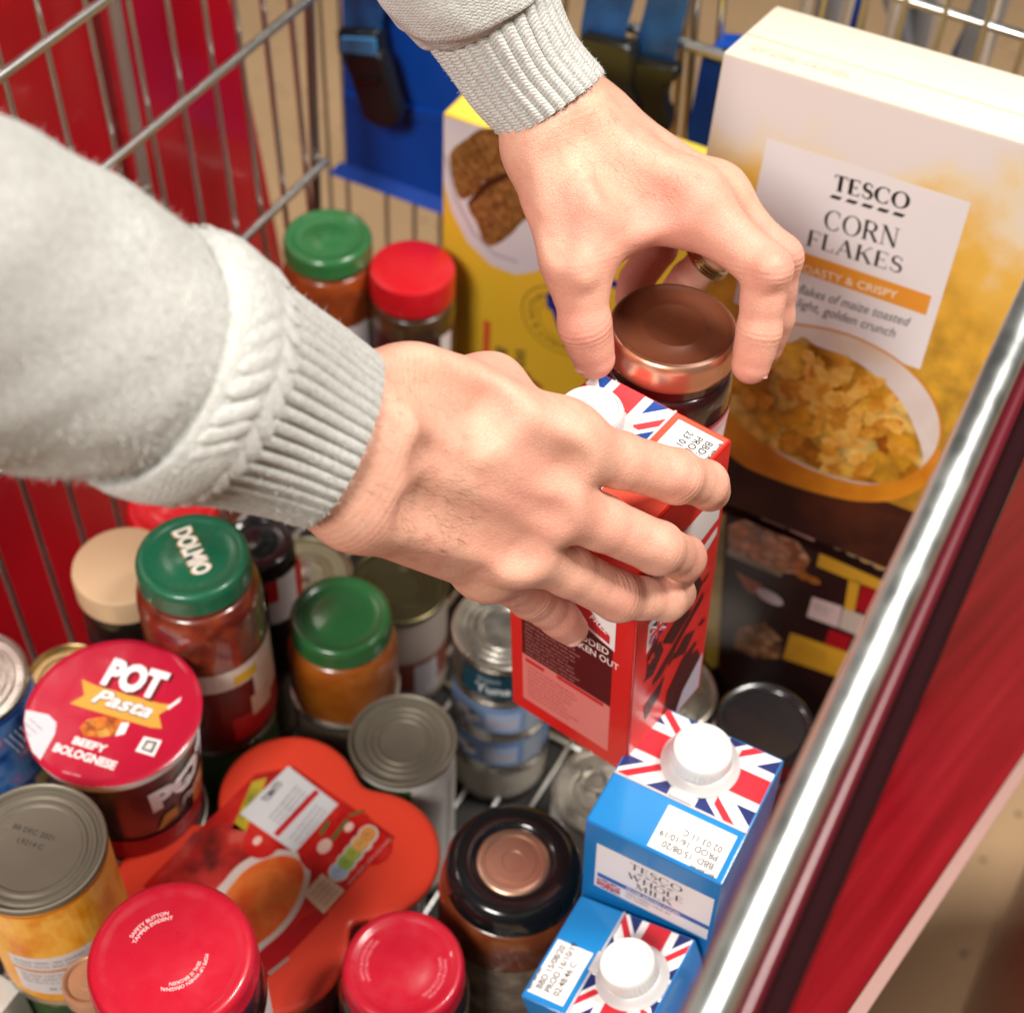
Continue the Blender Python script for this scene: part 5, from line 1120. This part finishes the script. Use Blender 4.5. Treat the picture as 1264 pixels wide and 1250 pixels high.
def hand(J, palm, fingers, ridges, creases, reds, step=.00095, dents=()):
    """J: joints (photograph x, y, distance, radius in mm)"""
    W = {k: (at(*v[:3]), v[3] / 1000) for k, v in J.items()}
    A = np.array([p for p, r in W.values()]); fld = Field(A.min(0) - .03, A.max(0) + .03, step)
    g = fld.empty()
    for a, b, k in palm: fld.cone(g, W[a][0], W[b][0], W[a][1], W[b][1], k)
    fg = fld.empty()
    for ch in fingers:
        one = fld.empty()
        for a, b in zip(ch, ch[1:]):
            (pa, ra_), (pb, rb_) = W[a], W[b]; mid = (pa + pb) / 2; rm_ = (ra_ + rb_) / 2 * (.90 if np.linalg.norm(pb - pa) > .022 else .96)
            fld.cone(one, pa, mid, ra_, rm_, .003); fld.cone(one, mid, pb, rm_, rb_, .003)
        fg = smin(fg, one, .0016)
    g = smin(g, fg, .011)
    for (x0, y0, d0, r0, x1, y1, d1, r1) in ridges: fld.cone(g, at(x0, y0, d0), at(x1, y1, d1), r0 / 1000, r1 / 1000, .007)
    for (x0, y0, d0, x1, y1, d1, r, k) in dents: fld.cone(g, at(x0, y0, d0), at(x1, y1, d1), r / 1000, r / 1000, k, sub=True)
    P, Q = fld.mesh(g); P = smooth(P, Q, 3)
    # keep the largest piece only
    mb = MB(); mb.add(P, [tuple(q) for q in Q], SKIN); o = mb.build("hand", PERSON, angle=180)
    rd = np.zeros(len(P)); cs = np.zeros(len(P)); cw = np.zeros(len(P))
    for (x, y, d, r, w_) in reds:
        dd = np.linalg.norm(P - at(x, y, d), axis=1) / (r / 1000); rd = np.maximum(rd, w_ * np.exp(-dd ** 2))
    for (nm, to, L_, w_) in creases:
        p = W[nm][0]; t = _n(W[to][0] - p); s_ = (P - p) @ t; rad = np.linalg.norm(P - p - np.outer(s_, t), axis=1)
        wt = w_ * np.exp(-(s_ / (L_ / 1000)) ** 2) * (rad < W[nm][1] * 2.0); m = wt > cw; cs[m] = s_[m]; cw[m] = wt[m]
    for nme, arr in (("redness", rd), ("crease", cs), ("crease_weight", cw)):
        at_ = o.data.attributes.new(nme, 'FLOAT', 'POINT'); at_.data.foreach_set("value", arr.astype(np.float32))
    return o, W
def nail(par, c, nrm, along, wd, ln):
    """a curved nail plate lying on the back of a fingertip"""
    c = np.asarray(c); n_ = _n(nrm); a = _n(along - n_ * (along @ n_)); s_ = np.cross(n_, a); V = []; Fs = []; nu, nv = 10, 10
    for lay in (0, 1):
        for i in range(nu + 1):
            for j in range(nv + 1):
                u = -1 + 2 * i / nu; v = -1 + 2 * j / nv; x = u * math.sqrt(1 - v * v * .5); y = v * math.sqrt(1 - u * u * .5)
                V.append(c + s_ * x * wd / 2 + a * y * ln / 2 - n_ * (.30 * wd * x * x + .08 * ln * y * y + lay * .0005))
    m = (nu + 1) * (nv + 1)
    for i in range(nu):
        for j in range(nv):
            q = (i * (nv + 1) + j, i * (nv + 1) + j + 1, (i + 1) * (nv + 1) + j + 1, (i + 1) * (nv + 1) + j); Fs.append(q); Fs.append(tuple(m + k for k in q[::-1]))
    mb = MB(); mb.add(V, Fs, NAIL); return mb.build("fingernail", par, angle=80, recalc=False)

# lower hand, holding the red carton
J = dict(w1a=(340, 470, .535, 17), w1b=(478, 500, .566, 16.5), w2a=(310, 560, .54, 17), w2b=(430, 600, .572, 16.5), wma=(330, 515, .535, 17), wmb=(455, 550, .566, 18),
    tMC=(512, 492, .58, 17), tMCP=(604, 484, .615, 13.5), tIP=(640, 505, .650, 11), tT=(655, 535, .678, 9.5),
    i0=(492, 508, .570, 17), iM=(690, 547, .612, 13.8), iP=(836, 588, .650, 11.4), iD=(870, 597, .668, 10), iT=(876, 606, .684, 9.2),
    m0=(478, 545, .566, 18), mM=(668, 612, .617, 14.2), mP=(812, 676, .654, 11.2), mD=(843, 688, .680, 9.9), mT=(843, 697, .697, 9),
    r0=(458, 590, .570, 17.5), rM=(636, 670, .629, 13.3), rP=(763, 736, .670, 10.8), rD=(822, 740, .688, 9.4), rT=(836, 732, .700, 8.6),
    p0=(444, 618, .575, 17), pM=(602, 697, .648, 12.4), pP=(655, 736, .692, 10), pD=(690, 762, .712, 8.9), pT=(705, 776, .722, 8))
palm = [("w1a", "w1b", .012), ("w2a", "w2b", .012), ("wma", "wmb", .012), ("w1b", "i0", .012), ("w2b", "p0", .012), ("i0", "iM", .010), ("m0", "mM", .010), ("r0", "rM", .010), ("p0", "pM", .010), ("iM", "mM", .008), ("mM", "rM", .008), ("rM", "pM", .008), ("tMC", "tMCP", .014), ("tMC", "iM", .012)]
fing = [("tMCP", "tIP", "tT"), ("iM", "iP", "iD", "iT"), ("mM", "mP", "mD", "mT"), ("rM", "rP", "rD", "rT"), ("pM", "pP", "pD", "pT")]
ridg = [(560, 494, .5655, 1.8, 668, 554, .598, 2.6), (545, 560, .5665, 1.5, 652, 612, .602, 2.6), (520, 612, .5715, 1.5, 620, 664, .614, 2.4),   # extensor tendons
        (686, 544, .5995, 5, 704, 549, .6015, 4.5), (655, 608, .6015, 5, 680, 618, .6055, 4.5), (626, 665, .6145, 4.6, 648, 676, .6185, 4),         # knuckles
        (838, 586, .640, 4.6, 846, 589, .642, 4.2), (814, 672, .645, 4.4, 820, 676, .646, 4), (764, 732, .662, 4.2, 770, 734, .663, 4),
        (440, 618, .5635, 1.5, 545, 655, .5915, 1.9), (545, 655, .5915, 1.9, 612, 690, .6165, 1.5), (600, 536, .577, 1.3, 632, 575, .590, 1.4), (520, 556, .560, 1.1, 600, 536, .577, 1.3)]
cre = [("iP", "iD", 5, .65), ("mP", "mD", 4.5, .45), ("rP", "rD", 4.5, .4), ("iD", "iT", 3, .6), ("pP", "pD", 4, .7), ("tMCP", "tIP", 5, .7), ("w1b", "w1a", 16, .28), ("w2b", "w2a", 16, .28)]
reds = [(690, 545, .60, 24, .3), (664, 618, .602, 30, .6), (632, 672, .612, 26, .5), (838, 586, .642, 14, .8), (880, 600, .672, 15, .55), (815, 675, .65, 14, .55), (768, 734, .664, 14, .6), (840, 690, .68, 15, .5), (690, 765, .71, 18, .9), (650, 735, .68, 18, .7), (610, 475, .60, 18, .4), (760, 560, .625, 26, .35), (740, 640, .63, 24, .3), (700, 705, .645, 22, .35)]
reds += [(800, 575, .64, 60, .30), (770, 655, .645, 55, .32), (720, 725, .66, 50, .35), (640, 600, .59, 60, .22)]
dents = [(570, 505, .5545, 698, 588, .5925, 11, .010), (550, 570, .5585, 676, 650, .600, 11, .010), (530, 632, .5665, 644, 692, .6095, 10, .010), (530, 455, .549, 606, 508, .5765, 12, .010)]
h1, W1 = hand(J, palm, fing, ridg, cre, reds, dents=dents)
v = lambda p, q: W1[q][0] - W1[p][0]
back = -_n(ray(700, 770))
nail(h1, W1["pT"][0] + _n(_n(ray(697, 772)) * -1 + np.array([0, 0, -.55])) * .0078, _n(-ray(697, 772)) + np.array([0, 0, -.5]), v("pD", "pT"), .0105, .011)

# upper hand, holding the copper lidded jar
J = dict(wa=(632, 20, .69, 21), wb=(690, 150, .693, 20.5), wc=(640, 10, .73, 17), wd=(706, 150, .735, 18),
    t0=(688, 180, .692, 20), tM=(712, 318, .690, 14.6), tI=(722, 402, .700, 11.8), tT=(733, 442, .712, 9.8),
    i0=(712, 168, .700, 20), iM=(846, 250, .700, 14.5), iP=(946, 332, .694, 11.6), iD=(937, 408, .706, 10), iT=(927, 450, .714, 9),
    m0=(725, 160, .715, 20), mM=(880, 246, .730, 14), mP=(962, 318, .733, 11), mD=(955, 392, .748, 9.6), mT=(944, 428, .757, 8.8),
    r0=(728, 150, .735, 19), rM=(868, 244, .762, 13.4), rP=(893, 302, .778, 10.6), rD=(850, 345, .792, 9.4), rT=(828, 372, .80, 8.6),
    p0=(720, 150, .75, 18), pM=(825, 238, .788, 12), pP=(812, 306, .80, 10), pD=(786, 345, .806, 8.8), pT=(778, 368, .808, 8),
    wb1=(728, 245, .694, 19), wb2=(758, 285, .698, 11))
palm = [("wa", "wb", .012), ("wc", "wd", .012), ("wb", "t0", .014), ("t0", "tM", .012), ("i0", "iM", .010), ("m0", "mM", .010), ("r0", "rM", .010), ("p0", "pM", .010), ("iM", "mM", .008), ("mM", "rM", .008), ("rM", "pM", .008), ("t0", "wb1", .014), ("wb1", "wb2", .016), ("wb1", "iM", .016), ("wd", "m0", .012)]
fing = [("tM", "tI", "tT"), ("iM", "iP", "iD", "iT"), ("mM", "mP", "mD", "mT"), ("rM", "rP", "rD", "rT"), ("pM", "pP", "pD", "pT")]
ridg = [(700, 190, .672, 1.6, 704, 300, .672, 2.2), (760, 170, .686, 1.5, 860, 236, .692, 3), (655, 250, .690, 1.2, 690, 330, .682, 1.8), (712, 322, .678, 4, 718, 340, .679, 4), (852, 242, .688, 5, 862, 250, .688, 4.5), (950, 330, .684, 4.6, 952, 338, .685, 4.2)]
cre = [("tI", "tT", 4.5, .8), ("iP", "iD", 4.5, .4), ("mP", "mD", 5, .7), ("tM", "tI", 6, .2), ("wb", "wa", 14, .25), ("iD", "iT", 3, .6)]
reds = [(722, 402, .69, 15, .9), (733, 442, .70, 14, .7), (815, 290, .695, 40, .65), (950, 332, .69, 18, .7), (930, 445, .705, 16, .75), (962, 318, .725, 18, .7), (950, 420, .75, 18, .6), (860, 245, .69, 20, .5), (712, 330, .68, 18, .35), (790, 340, .80, 30, 1.0), (660, 280, .69, 16, .35), (900, 300, .69, 20, .45)]
reds += [(930, 380, .70, 50, .4), (725, 400, .69, 45, .35), (960, 370, .74, 45, .4)]
dents = [(735, 170, .662, 805, 248, .6745, 13, .010), (690, 200, .6605, 688, 292, .667, 9, .010)]
h2, W2 = hand(J, palm, fing, ridg, cre, reds, dents=dents)
v2 = lambda p, q: W2[q][0] - W2[p][0]
nail(h2, W2["iT"][0] + _n(RC @ np.array([.85, -.1, .5])) * .0074, RC @ np.array([.85, .1, .5]), v2("iD", "iT"), .0105, .012)
nail(h2, W2["tT"][0] + _n(RC @ np.array([-.75, -.1, .62])) * .0082, RC @ np.array([-.75, .1, .62]), v2("tI", "tT"), .012, .013)
# ring on the finger behind the jar
rc_ = (W2["rP"][0] * .55 + W2["rD"][0] * .45); rx = _n(v2("rP", "rD")); ru = _n(np.cross(rx, [0, 0, 1])); rw = np.cross(rx, ru)
mb = MB()
for k in (-1, 0, 1): tube(mb, [rc_ + rx * .0018 * k + (ru * math.cos(a) + rw * math.sin(a)) * (.0108 + .0003 * (k == 0)) for a in np.linspace(0, 2 * PI, 40, endpoint=False)], .0012, mat("ring_gold", (.45, .34, .17), rough=.25, metal=1.0), 8, closed=True)
mb.build("finger_ring", h2)

def hairs(par, zones, n, seed):
    """fine short hairs lying on the skin near the cuff, leaning towards the fingers"""
    rg = np.random.default_rng(seed); me = par.data; Wm = np.array(W(par)); co_ = np.array([v.co[:] for v in me.vertices]) @ Wm[:3, :3].T + Wm[:3, 3]; no_ = np.array([v.normal[:] for v in me.vertices])
    vs = []; fs = []
    for (x0, y0, x1, y1, d, r, fx, fy) in zones:
        a, b_ = at(x0, y0, d), at(x1, y1, d); dirv = _n(at(x0 + fx, y0 + fy, d) - a); t = np.clip(((co_ - a) @ (b_ - a)) / ((b_ - a) @ (b_ - a)), 0, 1)
        ok = np.where((np.linalg.norm(co_ - a - t[:, None] * (b_ - a), axis=1) < r) & ((no_ * (EYE - co_)).sum(1) > 0))[0]
        for i in rg.choice(ok, min(n, len(ok)), replace=False):
            p, q = co_[i], no_[i]; g_ = _n(dirv - q * (dirv @ q) + rg.normal(0, .28, 3)); l = rg.uniform(.003, .0075); s_ = _n(np.cross(g_, q)) * .000045; k = len(vs)
            m1, m2 = p + g_ * l * .5 + q * l * .22, p + g_ * l + q * l * .25
            vs += [p - s_, p + s_, m1 + s_, m1 - s_, m2]; fs += [(k, k + 1, k + 2, k + 3), (k + 3, k + 2, k + 4)]
    mb = MB(); mb.add(vs, fs, mat("arm_hair", (.16, .085, .045), rough=.5)); o = mb.build("arm_hair", par, smooth=False); o["kind"] = "stuff"
hairs(h1, [(420, 560, 470, 640, .57, .045, 60, 20), (500, 620, 540, 650, .580, .02, 50, 25)], 200, 11)
hairs(h2, [(700, 140, 780, 170, .70, .04, 30, 40)], 200, 12)

# ------------------------------------------------ knitted sleeves
def wool(name, rib):
    m = bpy.data.materials.new(name); m.use_nodes = True; nt = m.node_tree; b = nt.nodes["Principled BSDF"]; L = nt.links.new
    uv = nt.nodes.new("ShaderNodeUVMap"); sp = nt.nodes.new("ShaderNodeSeparateXYZ"); L(uv.outputs[0], sp.inputs[0])
    tc = nt.nodes.new("ShaderNodeTexCoord")
    def M(op, a, b_=None, c_=None):
        n = nt.nodes.new("ShaderNodeMath"); n.operation = op
        for i, q in enumerate((a, b_, c_)):
            if q is None: continue
            if isinstance(q, (int, float)): n.inputs[i].default_value = q
            else: L(q, n.inputs[i])
        return n.outputs[0]
    def noise(sc, det, rough=.6):
        n = nt.nodes.new("ShaderNodeTexNoise"); n.inputs["Scale"].default_value = sc; n.inputs["Detail"].default_value = det; n.inputs["Roughness"].default_value = rough; L(tc.outputs["Object"], n.inputs["Vector"]); return n.outputs["Fac"]
    n1 = noise(420, 5, .7); n2 = noise(60, 3); n3 = noise(1400, 2)
    fr = M('ABSOLUTE', M('SUBTRACT', M('FRACT', sp.outputs[0]), .5))                     # across one rib, u counts ribs
    st = M('SINE', M('MULTIPLY', M('ADD', M('MULTIPLY_ADD', fr, 1.5 if rib else 1.1, sp.outputs[1]), M('MULTIPLY', n2, .6)), 6.2832))   # v counts stitches: chevrons
    h = M('MULTIPLY_ADD', st, .15 if rib else .12, M('MULTIPLY', n1, .9)); h = M('MULTIPLY_ADD', n3, .4, h)
    bp = nt.nodes.new("ShaderNodeBump"); bp.inputs["Strength"].default_value = .8; bp.inputs["Distance"].default_value = .0011; L(h, bp.inputs["Height"]); L(bp.outputs[0], b.inputs["Normal"])
    r = nt.nodes.new("ShaderNodeMapRange"); r.inputs[1].default_value = .40; r.inputs[2].default_value = .66; L(n1, r.inputs[0])
    x = nt.nodes.new("ShaderNodeMix"); x.data_type = 'RGBA'; x.inputs[6].default_value = (.60, .60, .565, 1); x.inputs[7].default_value = (.46, .455, .43, 1); L(r.outputs[0], x.inputs[0])
    L(x.outputs[2], b.inputs["Base Color"]); b.inputs["Roughness"].default_value = .9; b.inputs["Specular IOR Level"].default_value = .15; b.inputs["Sheen Weight"].default_value = .35; b.inputs["Sheen Roughness"].default_value = .5
    return m
WOOLR = wool("ribbed_wool", True); WOOLJ = wool("jersey_wool", False)
def catmull(P, n):
    P = np.asarray(P, float); P = np.vstack([2 * P[0] - P[1], P, 2 * P[-1] - P[-2]]); out = []
    m = len(P) - 3
    for i in range(n):
        s_ = i / (n - 1) * m; k = min(int(s_), m - 1); t = s_ - k; a, b, c, d = P[k:k + 4]
        out.append(.5 * (2 * b + (c - a) * t + (2 * a - 5 * b + 4 * c - d) * t * t + (3 * b - 3 * c + d - a) * t ** 3))
    return np.array(out)
def sleeve_surf(ctrl, nv, nu, depth, ribs, rows, ribamp, wob, m, tuck=None, name="sleeve", parent=PERSON, skew=0.0, seed=1, chord=False):
    """ctrl: (x, y, distance, radius mm); a tube whose ribs run along it"""
    C = np.array([[*at(x, y, d), r / 1000] for x, y, d, r in ctrl]); S_ = catmull(C, nv); ctr_, rad = S_[:, :3], S_[:, 3]
    T = np.gradient(ctr_, axis=0); T /= np.linalg.norm(T, axis=1)[:, None]
    rg = np.random.default_rng(seed); ph = rg.uniform(0, 6.28, 8); V = []; UV = []; N_ = []
    arcl = np.concatenate([[0], np.cumsum(np.linalg.norm(np.diff(ctr_, axis=0), axis=1))])
    for i in range(nv):
        e = _n(ctr_[i] - EYE); ti = _n(C[3, :3] - C[0, :3]) if chord else T[i]; a = _n(np.cross(ti, e)); b = np.cross(ti, a)
        if chord: b = _n(b * .45 + e * (1 if b @ e > 0 else -1) * chord)
        for j in range(nu):
            th = 2 * PI * j / nu; u = ribs * j / nu + skew * arcl[i] * 40
            rib_ = (abs(math.cos(PI * u)) ** .55 - .6) * ribamp if ribs and ribamp else 0
            w_ = wob * (math.sin(3 * th + 60 * arcl[i] + ph[0]) + .7 * math.sin(5 * th - 90 * arcl[i] + ph[1]) + .6 * math.sin(2 * th + 130 * arcl[i] + ph[2]) + .35 * math.sin(9 * th + 170 * arcl[i] + ph[3]))
            rr = rad[i] + rib_ + w_
            d = a * math.cos(th) + b * math.sin(th) * depth
            V.append(ctr_[i] + d * rr); UV.append((u, arcl[i] / .0017))
    Fs = [(i * nu + j, i * nu + (j + 1) % nu, (i + 1) * nu + (j + 1) % nu, (i + 1) * nu + j) for i in range(nv - 1) for j in range(nu)]
    return V, Fs, UV
def braid(mb, ctrl0, ctrl1, depth, count, m, rows=2, ln=.0085, th=.0032, seed=3):
    """a chain of slanted leaf shaped stitches round the sleeve between two stations"""
    rg = np.random.default_rng(seed)
    c0 = at(*ctrl0[:3]); c1 = at(*ctrl1[:3]); t = _n(c1 - c0); e = _n((c0 + c1) / 2 - EYE); a = _n(np.cross(t, e)); b = np.cross(t, a); L_ = np.linalg.norm(c1 - c0)
    for rw in range(rows):
        s_ = (rw + .5) / rows; cc = c0 + (c1 - c0) * s_; R0 = (ctrl0[3] * (1 - s_) + ctrl1[3] * s_) / 1000
        for i in range(count):
            an = 2 * PI * (i + .25 * (rw // 2)) / count + rg.normal(0, .01); d = a * math.cos(an) + b * math.sin(an) * depth; p = cc + d * R0; tg = _n(-a * math.sin(an) + b * math.cos(an) * depth); n_ = _n(d)
            sg = 1 if rw % 2 else -1; ax = _n(tg * .60 + t * sg * .80); sd = np.cross(n_, ax)
            V = []; nu, nv = 8, 7
            for q in range(nv):
                x = -1 + 2 * q / (nv - 1); w_ = math.sqrt(max(0, 1 - x * x)) ** .8
                for r in range(nu): h_ = 2 * PI * r / nu; V.append(p + ax * x * ln * .62 + sd * math.cos(h_) * th * w_ + n_ * (math.sin(h_) * th * .42 * w_ - .0002))
            mb.add(V, [(q * nu + r, q * nu + (r + 1) % nu, (q + 1) * nu + (r + 1) % nu, (q + 1) * nu + r) for q in range(nv - 1) for r in range(nu)], m, uvs=[(.5, 0)] * len(V))
def fuzz(V, Fs, n, ln, par, seed=5):
    rg = np.random.default_rng(seed); V = np.array(V); Q = np.array(Fs); pick = rg.integers(0, len(Q), n)
    P = V[Q[pick]].mean(1); nn = np.cross(V[Q[pick, 1]] - V[Q[pick, 0]], V[Q[pick, 3]] - V[Q[pick, 0]]); nn /= np.linalg.norm(nn, axis=1)[:, None] + 1e-12
    cen_ = V.mean(0); mb = MB(); vs = []; fs = []
    for p, q in zip(P, nn):
        d = _n(q + rg.normal(0, .8, 3)); s_ = _n(np.cross(d, rg.normal(0, 1, 3))); l = ln * rg.uniform(.4, 1.3); c = rg.normal(0, .35, 3) * l; w_ = .00009
        b = len(vs); vs += [p - s_ * w_, p + s_ * w_, p + d * l * .5 + c * .3 + s_ * w_, p + d * l * .5 + c * .3 - s_ * w_, p + d * l + c]; fs += [(b, b + 1, b + 2, b + 3), (b + 3, b + 2, b + 4)]
    mb.add(vs, fs, mat("wool_fibre", (.58, .58, .555), rough=.9, spec=.1)); o = mb.build("wool_fuzz", par, smooth=False); o["kind"] = "stuff"; return o

# lower arm: jersey body, braid, ribbed cuff
cuff = [(243, 464, .5035, 41.5), (282, 480, .513, 40), (325, 498, .525, 37.5), (378, 523, .544, 34.8), (416, 542, .557, 33.2), (420, 544, .5585, 31.6), (412, 540, .555, 29.9), (390, 530, .547, 28.8)]
V, Fs, UV = sleeve_surf(cuff, 130, 44 * 10, .80, 44, 0, .0021, .00025, WOOLR, chord=.55)
mb = MB(); mb.add(V, Fs, WOOLR, uvs=UV); cu = mb.build("sleeve", PERSON, angle=180)
body = [(-330, 270, .36, 50), (-160, 320, .40, 49), (0, 375, .440, 47), (85, 404, .460, 46), (145, 424, .474, 43.5), (176, 435, .481, 41), (186, 439, .4835, 37.5), (200, 445, .487, 36.5)]
Vb, Fb, Ub = sleeve_surf(body, 120, 300, .85, 110, 0, 0, .00075, WOOLJ, seed=2)
mb = MB(); mb.add(Vb, Fb, WOOLJ, uvs=Ub)
band_ = [(178, 436, .482, 37.5), (186, 439, .484, 43), (210, 450, .490, 45), (232, 460, .497, 44), (248, 467, .502, 41.5), (256, 470, .504, 39.5)]
Vr, Fr, Ur = sleeve_surf(band_, 30, 300, .86, 60, 0, 0, .0004, WOOLJ, seed=4); mb.add(Vr, Fr, WOOLJ, uvs=Ur)
braid(mb, (194, 442, .486, 44.2), (252, 468, .503, 41.6), .87, 34, WOOLJ, rows=2, ln=.0160, th=.0044)
bo_ = mb.build("sleeve_braid", cu, angle=180); fuzz(Vb, Fb, 5000, .0022, cu); fuzz(Vr + V, Fr + [tuple(i + len(Vr) for i in f) for f in Fs], 5000, .0013, cu, seed=8)
# upper arm
cuff = [(596, -6, .672, 32.5), (614, 30, .677, 29.5), (645, 85, .685, 26.8), (678, 124, .692, 26.4), (682, 130, .693, 25.8), (678, 126, .692, 24.2), (660, 104, .688, 23.2)]
V, Fs, UV = sleeve_surf(cuff, 130, 30 * 12, 1.18, 30, 0, .0019, .0003, WOOLR, seed=6, chord=.4)
mb = MB(); mb.add(V, Fs, WOOLR, uvs=UV); cu = mb.build("sleeve", PERSON, angle=180)
body = [(480, -260, .62, 42), (535, -130, .645, 41), (572, -50, .662, 40), (588, -12, .670, 37.5), (594, 2, .673, 34), (600, 12, .675, 31)]
Vb, Fb, Ub = sleeve_surf(body, 90, 280, 1.15, 100, 0, 0, .001, WOOLJ, seed=7)
mb = MB(); mb.add(Vb, Fb, WOOLJ, uvs=Ub); mb.build("sleeve_body", cu, angle=180); fuzz(V, Fs, 3500, .0013, cu, seed=9)
